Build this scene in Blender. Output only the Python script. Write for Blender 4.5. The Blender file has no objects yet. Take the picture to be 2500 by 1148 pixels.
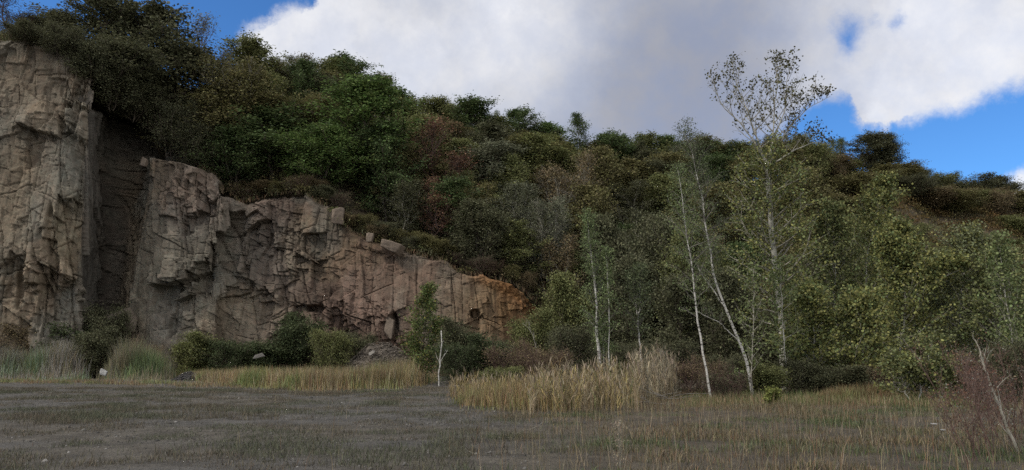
import bpy, math, random
import numpy as np
from mathutils import Vector
R = math.radians
S = bpy.context.scene
COL = S.collection

# ------------------------------------------------------------------ camera
F = 1853.0                       # focal length in photo pixels (2500 wide)
PITCH = R(9.08)
EYE = 1.6
cd = bpy.data.cameras.new("camera"); cam = bpy.data.objects.new("camera", cd); COL.objects.link(cam)
cam.location = (0, 0, EYE); cam.rotation_euler = (R(90) + PITCH, 0, 0)
cd.sensor_width = 36.0; cd.lens = 36.0 * F / 2500.0; cd.clip_start = 0.1; cd.clip_end = 6000
S.camera = cam
S.render.resolution_x, S.render.resolution_y = 1024, 470
S.view_settings.view_transform = 'Standard'; S.view_settings.look = 'None'
S.view_settings.exposure = 0.0; S.view_settings.gamma = 1.0
S.cycles.max_bounces = 6; S.cycles.diffuse_bounces = 3; S.cycles.transmission_bounces = 3
S.cycles.use_denoising = False; S.cycles.sample_clamp_indirect = 3.0
CT, ST = math.cos(PITCH), math.sin(PITCH)

def ray(px, py):
    a = (np.asarray(px, float) - 1250) / F; b = (574 - np.asarray(py, float)) / F
    return a, CT - b * ST, ST + b * CT
def P(px, py, y):                # the point at forward distance y that the photo shows at (px, py)
    dx, dy, dz = ray(px, py); k = y / dy
    return (float(dx * k), float(y), float(EYE + dz * k))
def ZY(py, y):
    dx, dy, dz = ray(1250, py); return EYE + dz / dy * y
def GY(py):                      # where a ray through row py meets the ground
    dx, dy, dz = ray(1250, py); return -EYE / (dz / dy)
def GX(px, y, z):
    return (np.asarray(px, float) - 1250) / F * (y * CT + (z - EYE) * ST)
def PIX(x, y, z):
    ax = y * CT + (z - EYE) * ST; up = -y * ST + (z - EYE) * CT
    return 1250 + F * x / ax, 574 - F * up / ax

OFF = 6.0                        # how far the wall and the wood stand behind the edge of the grit floor

# ------------------------------------------------------------------ light
SUN_AZ, SUN_EL = R(-120), R(42)  # azimuth from +Y towards +X: behind the camera on the left
sd = Vector((math.sin(SUN_AZ) * math.cos(SUN_EL), math.cos(SUN_AZ) * math.cos(SUN_EL), math.sin(SUN_EL)))
sl = bpy.data.lights.new("sun", 'SUN'); sl.energy = 2.5; sl.angle = R(6); sl.color = (1.0, 0.94, 0.85)
so = bpy.data.objects.new("sun", sl); COL.objects.link(so)
so.rotation_euler = (-sd).to_track_quat('-Z', 'Y').to_euler(); so.location = (-30, -30, 60)

class NT:
    """small helper round a node tree"""
    def __init__(s, t): s.t = t; s.n = t.nodes; s.l = t.links; s.n.clear()
    def new(s, typ, **kw):
        n = s.n.new(typ)
        for k, v in kw.items(): setattr(n, k, v)
        return n
    def put(s, node, key, v):
        inp = node.inputs[key]
        if hasattr(v, 'links') and hasattr(v, 'is_output'): s.l.new(v, inp)
        else: inp.default_value = v
    def math(s, op, a, b=0.0, clamp=False):
        n = s.new('ShaderNodeMath', operation=op, use_clamp=clamp); s.put(n, 0, a); s.put(n, 1, b); return n.outputs[0]
    def vmath(s, op, a, b=(0, 0, 0)):
        n = s.new('ShaderNodeVectorMath', operation=op); s.put(n, 0, a); s.put(n, 1, b)
        return n.outputs['Value'] if op in ('DOT_PRODUCT', 'LENGTH', 'DISTANCE') else n.outputs[0]
    def noise(s, vec, scale, detail=5, rough=0.55, dist=0.0, col=False):
        n = s.new('ShaderNodeTexNoise'); s.put(n, 'Vector', vec); s.put(n, 'Scale', scale); s.put(n, 'Detail', detail)
        s.put(n, 'Roughness', rough); s.put(n, 'Distortion', dist); return n.outputs['Color' if col else 'Fac']
    def remap(s, v, a, b, c=0.0, d=1.0, smooth=True):
        n = s.new('ShaderNodeMapRange', interpolation_type='SMOOTHSTEP' if smooth else 'LINEAR')
        for k, x in zip(('Value', 'From Min', 'From Max', 'To Min', 'To Max'), (v, a, b, c, d)): s.put(n, k, x)
        return n.outputs[0]
    def mix(s, fac, a, b, mode='MIX'):
        n = s.new('ShaderNodeMix', data_type='RGBA', blend_type=mode)
        s.put(n, 0, fac); s.put(n, 6, a); s.put(n, 7, b); return n.outputs[2]
    def hsv(s, c, v, sat=1.0, hue=0.5):
        n = s.new('ShaderNodeHueSaturation'); s.put(n, 'Color', c); s.put(n, 'Value', v); s.put(n, 'Saturation', sat); s.put(n, 'Hue', hue)
        return n.outputs[0]

# sky: Nishita blue with a cloud layer that is a function of direction only
W = bpy.data.worlds.new("World"); S.world = W; W.use_nodes = True
t = NT(W.node_tree)
out = t.new('ShaderNodeOutputWorld'); bg = t.new('ShaderNodeBackground'); bg.inputs['Strength'].default_value = 0.1
t.l.new(bg.outputs[0], out.inputs[0])
sky = t.new('ShaderNodeTexSky', sky_type='NISHITA', sun_disc=False, sun_elevation=SUN_EL, sun_rotation=SUN_AZ, altitude=300.0, air_density=1.0, dust_density=0.3, ozone_density=3.0)
skyc0 = t.mix(1.0, sky.outputs[0], (0.48, 0.95, 1.52, 1), 'MULTIPLY')
tc = t.new('ShaderNodeTexCoord').outputs['Generated']
skyc = t.mix(1.0, skyc0, (1.25, 1.14, 1.04, 1), 'MULTIPLY')
def dirv(px, py):
    d = Vector([float(c) for c in ray(px, py)]); return d.normalized()
n1 = t.noise(tc, 8.0, 12, 0.70, 0.0, True)
off = t.vmath('SCALE', t.vmath('SUBTRACT', n1, (0.5, 0.5, 0.5)))
off.node.inputs['Scale'].default_value = 0.085
wd = t.vmath('ADD', tc, off)
def blob(px, py, rad, soft):     # rad, soft in photo pixels at the frame's middle
    if isinstance(rad, tuple): rad = (dirv(px, py) - dirv(*rad)).length * F
    d = t.vmath('DISTANCE', wd, tuple(dirv(px, py)))
    return t.remap(d, (rad - soft) / F, (rad + soft) / F, 1.0, 0.0)
holes = None
for a in HOLES if 'HOLES' in globals() else [(330, -90, 330, 12), (610, -60, 150, 10), (2709, 1700, (2400, 236), 26), (2060, 400, 140, 26), (2085, 84, 24, 34), (2135, 55, 8, 26), (2205, 42, 12, 26), (1960, 560, 200, 60), (690, 10, 50, 35)]:
    b = blob(*a); holes = b if holes is None else t.math('MAXIMUM', holes, b)
for a in [(2125, 265, 42, 20), (2150, 225, 60, 25), (2500, 480, 45, 20), (640, 118, 50, 22), (720, 100, 60, 25)]:
    holes = t.math('SUBTRACT', holes, blob(*a), True)
wide = t.remap(t.noise(tc, 2.2, 6, 0.55), 0.38, 0.50)       # the cloud cover of the rest of the sky
sep = t.new('ShaderNodeSeparateXYZ'); t.l.new(tc, sep.inputs[0])
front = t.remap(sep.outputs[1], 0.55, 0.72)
cover = t.math('MULTIPLY', t.math('SUBTRACT', 1.0, holes, True), t.math('MAXIMUM', wide, front))
wisp = t.remap(t.noise(tc, 20, 6, 0.6), 0.3, 0.75, 0.82, 1.0)
cover = t.math('MULTIPLY', cover, wisp)
# brightness of the cloud: grey belly, white sunlit rims
fb = t.noise(wd, 4.5, 9, 0.58)
lit = None
for a in [(760, 90, 210, 190), (1000, 120, 190, 180), (1180, 30, 200, 190), (2300, 120, 260, 200), (2140, 270, 60, 60), (1000, 210, 70, 60), (640, 115, 90, 80), (2480, 30, 160, 120), (2500, 470, 80, 60)]:
    b = blob(*a); lit = b if lit is None else t.math('MAXIMUM', lit, b)
lit = t.math('MULTIPLY', lit, t.remap(fb, 0.28, 0.62, 0.55, 1.0))
dark = blob(1760, 300, 380, 330)
base = t.mix(t.remap(fb, 0.35, 0.68), (4.3, 4.45, 5.0, 1), (5.4, 5.55, 6.1, 1))
base = t.mix(t.math('MULTIPLY', dark, 0.85), base, (3.3, 3.45, 4.1, 1))
cl = t.mix(lit, base, (9.2, 9.25, 9.6, 1))
# unseen clouds behind and above the camera, brightened as added fill light
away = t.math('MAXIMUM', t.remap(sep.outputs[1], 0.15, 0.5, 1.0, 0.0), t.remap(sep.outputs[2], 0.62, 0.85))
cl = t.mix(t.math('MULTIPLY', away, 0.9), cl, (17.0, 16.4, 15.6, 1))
low = t.remap(sep.outputs[2], -0.03, 0.02)
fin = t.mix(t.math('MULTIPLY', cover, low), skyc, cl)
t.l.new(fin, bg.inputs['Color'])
W.cycles.sampling_method = 'MANUAL'; W.cycles.sample_map_resolution = 1024

# ------------------------------------------------------------------ small tools
RNG = np.random.default_rng(7)
def sstep(a, b, x):
    u = np.clip((x - a) / (b - a), 0, 1); return u * u * (3 - 2 * u)
def hsh(i, j, k):
    h = (i.astype(np.int64) * 374761393 + j.astype(np.int64) * 668265263 + k * 1274126177) & 0xFFFFFFFF
    h = ((h ^ (h >> 13)) * 1274126177) & 0xFFFFFFFF
    h = ((h ^ (h >> 16)) * 2246822519) & 0xFFFFFFFF
    return ((h ^ (h >> 15)) & 0xFFFFFF) / float(0x1000000)
def vn(x, y, k=0):
    xi, yi = np.floor(x), np.floor(y); fx, fy = x - xi, y - yi
    fx = fx * fx * (3 - 2 * fx); fy = fy * fy * (3 - 2 * fy)
    a, b = hsh(xi, yi, k), hsh(xi + 1, yi, k); c, d = hsh(xi, yi + 1, k), hsh(xi + 1, yi + 1, k)
    return (a + (b - a) * fx) * (1 - fy) + (c + (d - c) * fx) * fy
def fbm(x, y, k=0, o=4, g=0.5):
    s = 0; w = 1; tot = 0
    for i in range(o):
        s = s + w * vn(x * 2 ** i + 17.3 * i, y * 2 ** i - 9.1 * i, k + i); tot += w; w *= g
    return s / tot
def voro(x, y, k, jit=0.9):
    """cellular pattern: id hashes of the nearest cell, offset from its seed, gap to the second nearest"""
    xi, yi = np.floor(x), np.floor(y)
    d1 = np.full(x.shape, 9e9); d2 = d1.copy(); bi = np.zeros_like(x); bj = bi.copy(); ox = bi.copy(); oy = bi.copy()
    for a in (-1, 0, 1):
        for b in (-1, 0, 1):
            ci, cj = xi + a, yi + b
            sx = ci + 0.5 + jit * (hsh(ci, cj, k) - 0.5); sy = cj + 0.5 + jit * (hsh(ci, cj, k + 1) - 0.5)
            dx, dy = x - sx, y - sy; d = np.hypot(dx, dy); m = d < d1
            d2 = np.where(m, d1, np.minimum(d2, d))
            d1 = np.where(m, d, d1); bi = np.where(m, ci, bi); bj = np.where(m, cj, bj); ox = np.where(m, dx, ox); oy = np.where(m, dy, oy)
    return bi, bj, ox, oy, d2 - d1

def mesh(name, verts, quads=None, tris=None, mat=None, col=None, parent=None, smooth=False):
    me = bpy.data.meshes.new(name)
    verts = np.asarray(verts, np.float32).reshape(-1, 3)
    q = np.zeros((0, 4), np.int32) if quads is None or len(quads) == 0 else np.asarray(quads, np.int32)
    r = np.zeros((0, 3), np.int32) if tris is None or len(tris) == 0 else np.asarray(tris, np.int32)
    me.vertices.add(len(verts)); me.vertices.foreach_set('co', verts.ravel())
    nl = len(q) * 4 + len(r) * 3; me.loops.add(nl)
    me.loops.foreach_set('vertex_index', np.concatenate([q.ravel(), r.ravel()]).astype(np.int32))
    me.polygons.add(len(q) + len(r))
    st = np.concatenate([np.arange(len(q)) * 4, len(q) * 4 + np.arange(len(r)) * 3]).astype(np.int32)
    me.polygons.foreach_set('loop_start', st)
    if smooth: me.polygons.foreach_set('use_smooth', np.ones(len(q) + len(r), bool))
    me.update(calc_edges=True)
    if col is not None:
        c = np.ones((len(verts), 4), np.float32); c[:, :3] = np.asarray(col, np.float32)
        at = me.color_attributes.new('tint', 'FLOAT_COLOR', 'POINT'); at.data.foreach_set('color', c.ravel())
    if mat: me.materials.append(mat)
    o = bpy.data.objects.new(name, me); COL.objects.link(o)
    if parent: o.parent = parent
    return o
def tag(o, label=None, cat=None, group=None, kind=None):
    for k, v in (('label', label), ('category', cat), ('group', group), ('kind', kind)):
        if v: o[k] = v
    return o
def empty(name, loc):
    e = bpy.data.objects.new(name, None); COL.objects.link(e); e.location = loc; e.empty_display_size = 0.3; return e
def grid_quads(nu, nv):
    i = np.arange(nu - 1)[:, None] * nv + np.arange(nv - 1)[None, :]; i = i.ravel()
    return np.stack([i, i + nv, i + nv + 1, i + 1], 1)
def lerpc(pts, x):
    p = np.asarray(pts, float); return np.interp(x, p[:, 0], p[:, 1])

# ------------------------------------------------------------------ materials
def material(name):
    m = bpy.data.materials.new(name); m.use_nodes = True; t = NT(m.node_tree)
    o = t.new('ShaderNodeOutputMaterial'); b = t.new('ShaderNodeBsdfPrincipled'); t.l.new(b.outputs[0], o.inputs[0])
    b.inputs['Specular IOR Level'].default_value = 0.25
    return m, t, b, o
def attr(t): return t.new('ShaderNodeAttribute', attribute_name='tint').outputs['Color']
def bump(t, b, h, dist, strength=1.0):
    n = t.new('ShaderNodeBump'); t.put(n, 'Height', h); t.put(n, 'Distance', dist); t.put(n, 'Strength', strength)
    t.l.new(n.outputs[0], b.inputs['Normal'])
def coords(t): return t.new('ShaderNodeTexCoord').outputs['Object']

def leaf_material(name, spread=0.55, transl=0.3, rough=0.55):
    m, t, b, o = material(name)
    oi = t.new('ShaderNodeObjectInfo'); rnd = t.new('ShaderNodeNewGeometry').outputs['Random Per Island']
    c = t.mix(1.0, oi.outputs['Color'], attr(t), 'MULTIPLY')
    c = t.hsv(c, t.remap(rnd, 0, 1, 1 - spread, 1 + spread, False), 1.0, t.remap(t.math('FRACT', t.math('MULTIPLY', rnd, 7.31)), 0, 1, 0.478, 0.522, False))
    t.l.new(c, b.inputs['Base Color']); b.inputs['Roughness'].default_value = rough
    b.inputs['Specular IOR Level'].default_value = 0.12
    tr = t.new('ShaderNodeBsdfTranslucent'); t.l.new(c, tr.inputs[0])
    mx = t.new('ShaderNodeMixShader'); mx.inputs[0].default_value = transl
    t.l.new(b.outputs[0], mx.inputs[1]); t.l.new(tr.outputs[0], mx.inputs[2]); t.l.new(mx.outputs[0], o.inputs[0])
    return m
M_LEAF = leaf_material('leaf'); M_GRASS = leaf_material('dry_grass', 0.4, 0.2, 0.7)

def bark_material(name, c1, c2, sc=3.0):
    m, t, b, o = material(name); n = t.noise(coords(t), sc, 6, 0.6)
    t.l.new(t.mix(t.remap(n, 0.35, 0.65), c1 + (1,), c2 + (1,)), b.inputs['Base Color']); b.inputs['Roughness'].default_value = 0.85
    return m
M_BARK = bark_material('brown_bark', (0.05, 0.04, 0.03), (0.11, 0.09, 0.07))
M_PALEBARK = bark_material('pale_grey_bark', (0.16, 0.15, 0.12), (0.30, 0.28, 0.23), 5)
M_REDTWIG = bark_material('red_brown_twig', (0.07, 0.042, 0.034), (0.13, 0.085, 0.07))
def birch_material():
    m, t, b, o = material('birch_bark'); mp = t.new('ShaderNodeMapping'); mp.inputs['Scale'].default_value = (2.5, 2.5, 9.0)
    t.l.new(coords(t), mp.inputs['Vector'])
    n = t.noise(mp.outputs[0], 1.4, 5, 0.65)
    c = t.mix(t.remap(n, 0.53, 0.60), (0.40, 0.385, 0.35, 1), (0.05, 0.045, 0.04, 1))
    t.l.new(c, b.inputs['Base Color']); b.inputs['Roughness'].default_value = 0.7
    return m
M_BIRCH = birch_material()

def rock_material(name, usetint=True, base=(0.2, 0.18, 0.15), bd=0.10):
    m, t, b, o = material(name); co = coords(t)
    c = attr(t) if usetint else t.mix(0.0, base + (1,), (0, 0, 0, 1))
    c = t.hsv(c, t.remap(t.noise(co, 1.7, 8, 0.65), 0.25, 0.75, 0.72, 1.28), 1.0, 0.5)
    mp = t.new('ShaderNodeMapping'); mp.inputs['Scale'].default_value = (1.6, 1.6, 0.18); t.l.new(co, mp.inputs['Vector'])
    st = t.remap(t.noise(mp.outputs[0], 1.0, 6, 0.6), 0.52, 0.72)     # weathering streaks down the face
    c = t.mix(t.math('MULTIPLY', st, 0.42), c, (0.07, 0.058, 0.046, 1))
    li = t.remap(t.noise(co, 0.45, 7, 0.7), 0.60, 0.70)               # pale lichen
    c = t.mix(t.math('MULTIPLY', li, 0.2), c, (0.26, 0.25, 0.19, 1))
    t.l.new(c, b.inputs['Base Color']); b.inputs['Roughness'].default_value = 0.9
    bump(t, b, t.noise(co, 9.0, 6, 0.7), bd * 0.4)
    return m
M_ROCK = rock_material('quarried_rock'); 
# ------------------------------------------------------------------ the quarry face
PATH = [(-760, 58), (-600, 52), (-330, 50), (0, 51), (120, 51.6), (212, 53), (224, 53.8), (272, 61.0), (290, 60.6), (318, 57.4), (420, 56.4), (536, 57), (556, 58.4), (640, 58.4), (800, 58), (960, 57.6), (1120, 57.2), (1230, 57.6), (1300, 59), (1350, 61.5), (1400, 64)]
PATH = [(a, c + OFF) for a, c in PATH]
TOP = [(-760, 60), (-330, 46), (0, 72), (60, 68), (130, 94), (200, 134), (238, 182), (262, 262), (290, 275), (320, 285), (380, 300), (405, 325), (430, 380), (470, 396), (505, 412), (525, 432), (548, 470), (590, 492), (640, 482), (740, 468), (770, 490), (800, 505), (850, 555), (920, 590), (1000, 615), (1080, 636), (1120, 664), (1200, 676), (1256, 690), (1312, 738), (1345, 790), (1400, 856)]
ZM = 9.0
pxs = np.arange(-760, 1401, 1.0)
py_ = lerpc(PATH, pxs); py_ = np.convolve(np.pad(py_, 4, 'edge'), np.ones(9) / 9, 'valid')
px_x = GX(pxs, py_, ZM)
seg = np.hypot(np.diff(px_x), np.diff(py_)); arc = np.concatenate([[0], np.cumsum(seg)])
NS = int(arc[-1] / 0.058); s = np.linspace(0, arc[-1], NS)
cx = np.interp(s, arc, px_x); cy = np.interp(s, arc, py_); cp = np.interp(s, arc, pxs)
zt = np.full(NS, 10.0)
for _ in range(4): zt = ZY(lerpc(TOP, PIX(cx, cy, zt)[0]), cy)
zt = np.maximum(zt + 0.5 * (fbm(s * 1.1, s * 0 + 3, 90) - 0.5) + 0.25 * (fbm(s * 4, s * 0 + 5, 91) - 0.5), 0.4)
tx = np.gradient(cx); ty = np.gradient(cy); ln = np.hypot(tx, ty); nx, ny = ty / ln, -tx / ln       # outwards, towards the quarry floor
k = np.ones(25) / 25
nx = np.convolve(np.pad(nx, 12, 'edge'), k, 'valid'); ny = np.convolve(np.pad(ny, 12, 'edge'), k, 'valid'); ln = np.hypot(nx, ny); nx /= ln; ny /= ln
NV = 430; v = np.linspace(0, 1, NV)
Z = -0.6 + (zt[:, None] + 0.6) * v[None, :]
Sg = np.repeat(s[:, None], NV, 1); X0 = np.repeat(cx[:, None], NV, 1); Y0 = np.repeat(cy[:, None], NV, 1)
PX, PY = PIX(X0, Y0, Z)

def line_d(pts):                 # height in metres above a polyline given in photo pixels, and a mask along its length
    p = np.asarray(pts, float); yy = np.interp(PX, p[:, 0], p[:, 1])
    m = sstep(p[0, 0] - 14, p[0, 0] + 14, PX) * (1 - sstep(p[-1, 0] - 14, p[-1, 0] + 14, PX))
    return (yy - PY) * Y0 / F, m
def ell(px, py, rx, ry, soft=0.35):
    d = np.hypot((PX - px) / rx, (PY - py) / ry); return 1 - sstep(1 - soft, 1 + soft, d)

wob = fbm(Sg * 0.2, Z * 0.16, 40, 2) - 0.5
wx = Sg + 0.9 * (fbm(Sg * 0.25, Z * 0.2, 50, 2) - 0.5) + 0.05 * (fbm(Sg * 4, Z * 3, 54, 2) - 0.5)
wz = Z + 0.9 * (fbm(Sg * 0.25, Z * 0.25, 60, 2) - 0.5) + 0.05 * (fbm(Sg * 4, Z * 4, 64, 2) - 0.5)
def joints(kk, sx, sz, slant, kdip):
    """blocks cut by steep joints with their own dip and by cross joints that differ from column to column"""
    def cut(w, h1, k):           # irregular cells along one axis: index, offset from the middle, gap to the border
        r = np.floor(w); f = w - r; b0 = 0.5 * hsh(r, h1, k); b1 = 1 + 0.5 * hsh(r + 1, h1, k); bm = 0.5 * hsh(r - 1, h1, k) - 1
        m = f < b0; lo = np.where(m, bm, b0); hi = np.where(m, b0, b1); return np.where(m, r - 1, r), f - (lo + hi) / 2, np.minimum(f - lo, hi - f)
    lay = np.floor(wz / (sz * 2.6) + 0.13 * wx / sx)
    u = (wx + slant * wz + (hsh(lay, lay * 0, kk + 31) - 0.5) * sx * 1.4 + 0.25 * wz * (hsh(lay, lay * 0, kk + 32) - 0.5)) / sx
    ci, ox, gx_ = cut(u, lay, kk)
    dip = kdip + 1.1 * (hsh(ci, lay, kk + 33) - 0.5); w = (wz + dip * ox * sx) / (sz * (0.7 + 0.8 * hsh(ci, lay, kk + 34))) + 9 * hsh(ci, lay, kk + 35)
    cj, oy, gy_ = cut(w, ci, kk + 36)
    return ci * 7 + lay * 131, cj, ox, oy, np.minimum(gx_ * sx, gy_ * sz) / sx
# how broken the rock is
brk = 0.43 + 1.2 * (fbm(Sg * 0.22, Z * 0.22, 70, 3) - 0.5)
brk += 0.55 * ell(60, 760, 190, 110) + 0.6 * ell(190, 180, 80, 90) + 0.7 * ell(470, 480, 90, 100) + 0.35 * ell(690, 600, 120, 90) + 0.5 * ell(820, 780, 150, 70) + 0.3 * ell(140, 300, 110, 100)
brk -= 0.40 * ell(350, 760, 70, 130) + 0.35 * ell(130, 440, 60, 100) + 0.3 * ell(252, 520, 42, 300, 0.2) + 0.3 * ell(560, 790, 90, 60) + 0.3 * ell(1230, 800, 70, 60) + 0.25 * ell(1000, 700, 80, 60)
brk = np.clip(brk, 0.10, 1.3)
D = 1.1 * wob * (1 - 0.6 * ell(252, 520, 42, 300, 0.2))
tone = np.zeros_like(D)
BIG = D; D = np.zeros_like(BIG)
for kk, sx, sz, A, T, G, gw, sl_, kd in ((100, 2.6, 6.5, 0.62, 0.13, 0.42, 0.06, 0.10, 0.1), (200, 1.25, 3.0, 0.38, 0.22, 0.30, 0.05, -0.06, -0.3), (250, 0.85, 1.3, 0.16, 0.28, 0.16, 0.05, 0.20, 0.25), (300, 0.42, 0.80, 0.09, 0.26, 0.12, 0.05, 0.05, 0.2), (400, 0.22, 0.30, 0.03, 0.22, 0.0, 0.05, -0.3, -0.2)):
    bi, bj, ox, oy, gap = joints(kk, sx, sz, sl_, kd)
    h1, h2, h3 = hsh(bi, bj, kk + 5), hsh(bi, bj, kk + 6), hsh(bi, bj, kk + 7)
    amt = brk if kk > 100 else np.clip(brk, 0.45, 1.2)
    D += amt * (A * (h1 - 0.5) * 1.6 + T * (ox * sx * (h2 - 0.5) * 2 + oy * sz * (h3 - 0.62) * 1.4))
    g = (1 - sstep(gw * 0.3, gw, gap * sx)) * (fbm(wx * 0.7 / sx + 3, wz * 0.7 / sz, kk + 11, 3) > {100: 0.42, 200: 0.50, 250: 0.56, 300: 0.58, 400: 1}[kk])
    D -= G * g * np.clip(brk, 0.4, 1.1)
    tone += (h1 - 0.5) * {100: 0.4, 200: 0.5, 250: 0.35, 300: 0.3, 400: 0.15}[kk]
# overhangs: rock stands proud above each line and is cut back beneath it
OVER = [([(372, 688), (405, 700), (445, 706), (462, 672), (505, 640), (530, 600), (548, 560), (575, 520)], 2.3, 3.4, 3.2),
        ([(545, 722), (575, 690), (610, 690), (640, 722), (680, 742)], 1.15, 1.8, 1.5),
        ([(700, 735), (745, 742), (790, 765), (850, 772)], 1.0, 1.4, 1.0),
        ([(395, 800), (420, 775), (470, 768), (500, 742)], 0.5, 1.0, 1.0),
        ([(560, 640), (600, 610), (650, 590), (720, 600)], 0.5, 1.5, 1.2),
        ([(135, 190), (165, 215), (215, 212), (245, 225)], 0.7, 1.4, 1.2),
        ([(20, 330), (80, 290), (150, 300), (210, 330)], 0.45, 1.6, 1.2),
        ([(100, 612), (122, 585), (140, 540), (168, 488), (205, 470)], 1.1, 1.6, 2.2),
        ([(0, 642), (50, 650), (75, 700), (130, 660), (180, 690), (220, 720)], 0.7, 1.2, 1.6),
        ([(400, 520), (450, 545), (500, 500), (540, 470)], 0.55, 1.2, 1.3),
        ([(860, 590), (905, 606), (960, 620), (1010, 618)], 0.35, 0.9, 0.7),
        ([(1085, 690), (1098, 668), (1106, 650), (1120, 640)], 0.5, 1.4, 1.0),
        ([(1140, 785), (1160, 765), (1185, 745), (1200, 720)], 0.45, 0.9, 0.9),
        ([(1195, 812), (1215, 800), (1240, 795)], 0.3, 0.5, 0.5)]
for pts, A, up, dn in OVER:
    p2 = [(a, b) for a, b in pts]; h, m = line_d(p2); h = h + 0.35 * (fbm(Sg * 1.5, Z * 1.5, 77) - 0.5)
    BIG += A * 0.6 * m * np.where(h > 0, np.clip(1 - h / (up * 1.5), 0, 1), 0)
    BIG -= A * 0.75 * m * np.where(h <= 0, np.clip(1 + h / (dn * 1.4), 0, 1), 0)
def blocky(f, kk, sx, sz, sl_, kd):       # the broad relief taken at the middle of each block, so that it breaks into steps
    _, _, ox, oy, _ = joints(kk, sx, sz, sl_, kd)
    di = np.rint(ox * sx / (s[1] - s[0])).astype(int); dj = np.rint(oy * sz / np.maximum((zt[:, None] + 0.6) / (NV - 1), 0.01)).astype(int)
    I = np.clip(np.arange(NS)[:, None] - di, 0, NS - 1); J = np.clip(np.arange(NV)[None, :] - dj, 0, NV - 1); return f[I, J]
D += 0.55 * blocky(BIG, 200, 1.2, 2.6, -0.06, -0.3) + 0.33 * blocky(BIG, 250, 0.85, 1.3, 0.20, 0.25) + 0.12 * BIG
# ledge where the second buttress ends and the face behind it starts
LEDGE = 3.0 * sstep(302, 322, PX) * (1 - sstep(510, 550, PX)) * sstep(0.0, 0.5, (lerpc([(300, 372), (345, 380), (420, 392), (500, 412)], PX) - PY) * Y0 / F)
for a in ((962, 800, 9, 36, 0.9), (1160, 766, 12, 10, 0.7), (760, 752, 22, 9, 0.9), (412, 800, 9, 30, 0.5), (120, 560, 10, 60, 0.6), (40, 700, 8, 50, 0.6), (95, 740, 9, 60, 0.5)):
    D -= a[4] * ell(*a[:4], 0.3)
# vertical columns between the joints of the long wall
D += 0.22 * sstep(560, 640, PX) * (1 - sstep(1050, 1150, PX)) * (np.abs(((Sg + 0.8 * (fbm(Sg * .7, Z * .25, 33) - .5)) * 0.62) % 1 - 0.5) - 0.25)
D += 0.03 * (fbm(Sg * 5, Z * 4, 88, 3) - 0.5)
D *= sstep(0.0, 0.02, v)[None, :] * 0.4 + 0.6
D -= 0.5 * sstep(0.975, 1.0, v)[None, :] * (zt[:, None] > 3)
D = np.maximum(D, -2.1)
soil = sstep(1090, 1200, PX) * sstep(0.9, 0.0, (PY - lerpc([(1080, 650), (1200, 690), (1262, 712), (1345, 830)], PX)) * Y0 / F)
D += soil * (0.45 * (fbm(Sg * 3.3, Z * 3.3, 95) - 0.5))
lean = -(0.06 * Z)               # the face leans back a little
VX = X0 + nx[:, None] * (D + lean); VY = Y0 + ny[:, None] * (D + lean) + LEDGE; VZ = Z + 0.0
# cap running back from the edge
cap = []
for b, dz in ((0.5, 0.05), (1.4, 0.05), (3.0, -0.2), (5.5, -0.9)):
    cap.append((VX[:, -1] - nx * b, VY[:, -1] - ny * b, VZ[:, -1] + dz))
VX = np.concatenate([VX] + [c[0][:, None] for c in cap], 1); VY = np.concatenate([VY] + [c[1][:, None] for c in cap], 1); VZ = np.concatenate([VZ] + [c[2][:, None] for c in cap], 1)
nvt = NV + len(cap)
# natural rock colour: grey-green slabs, tan and orange iron staining, purple-brown wall, ochre soil at the end
def zone(*a): return ell(*a)[..., None]
C = np.zeros(D.shape + (3,)); C[:] = (0.205, 0.185, 0.148)
wallm = sstep(545, 660, PX)[..., None]; C = C * (1 - wallm) + wallm * np.array((0.215, 0.158, 0.128))
nz = fbm(Sg * 0.3, Z * 0.18, 120)[..., None]
C = C * (1 - 0.7 * sstep(0.5, 0.66, nz)) + 0.7 * sstep(0.5, 0.66, nz) * np.array((0.255, 0.19, 0.125))
nz = fbm(Sg * 0.35, Z * 0.25, 130)[..., None]
C = C * (1 - 0.6 * sstep(0.52, 0.66, nz)) + 0.6 * sstep(0.52, 0.66, nz) * np.array((0.185, 0.185, 0.16))
for zc, amt, rgb in ((zone(40, 160, 110, 90, .6), .45, (.28, .205, .13)), (zone(20, 480, 50, 160, .6), .45, (.29, .21, .125)), (zone(230, 300, 40, 110, .5), .45, (.28, .21, .14)), (zone(130, 400, 60, 130, .6), .5, (.235, .225, .185)), (zone(170, 560, 50, 90, .6), .5, (.26, .215, .135)),
                     (zone(470, 470, 90, 90, .6), .6, (.22, .165, .14)), (zone(345, 700, 60, 180, .5), .6, (.26, .225, .165)), (zone(400, 760, 40, 70, .5), .5, (.285, .27, .24)), (zone(600, 770, 110, 70, .6), .6, (.265, .225, .165)), (zone(680, 610, 100, 90, .6), .5, (.18, .17, .148)),
                     (zone(880, 720, 90, 120, .7), .5, (.20, .142, .125)), (zone(1000, 680, 120, 60, .7), .4, (.225, .17, .135)), (zone(1200, 760, 110, 90, .7), .75, (.27, .19, .125)), (soil[..., None], .75, (.27, .155, .085)), (zone(1290, 720, 70, 60, .7), .6, (.25, .15, .09))):
    C = C * (1 - amt * zc) + amt * zc * np.array(rgb)
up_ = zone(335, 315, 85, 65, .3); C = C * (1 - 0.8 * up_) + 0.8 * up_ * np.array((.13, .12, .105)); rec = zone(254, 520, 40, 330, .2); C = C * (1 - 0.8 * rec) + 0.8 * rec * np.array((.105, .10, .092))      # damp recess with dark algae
C *= (1 + 0.7 * tone)[..., None]; C = C ** np.array((1.0, 1.03, 1.08)) * 0.57; gr = C.mean(-1, keepdims=True); C = gr + (C - gr) * (0.82 + 0.22 * sstep(600, 900, PX) + 0.2 * sstep(1100, 1250, PX))[..., None]
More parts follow.
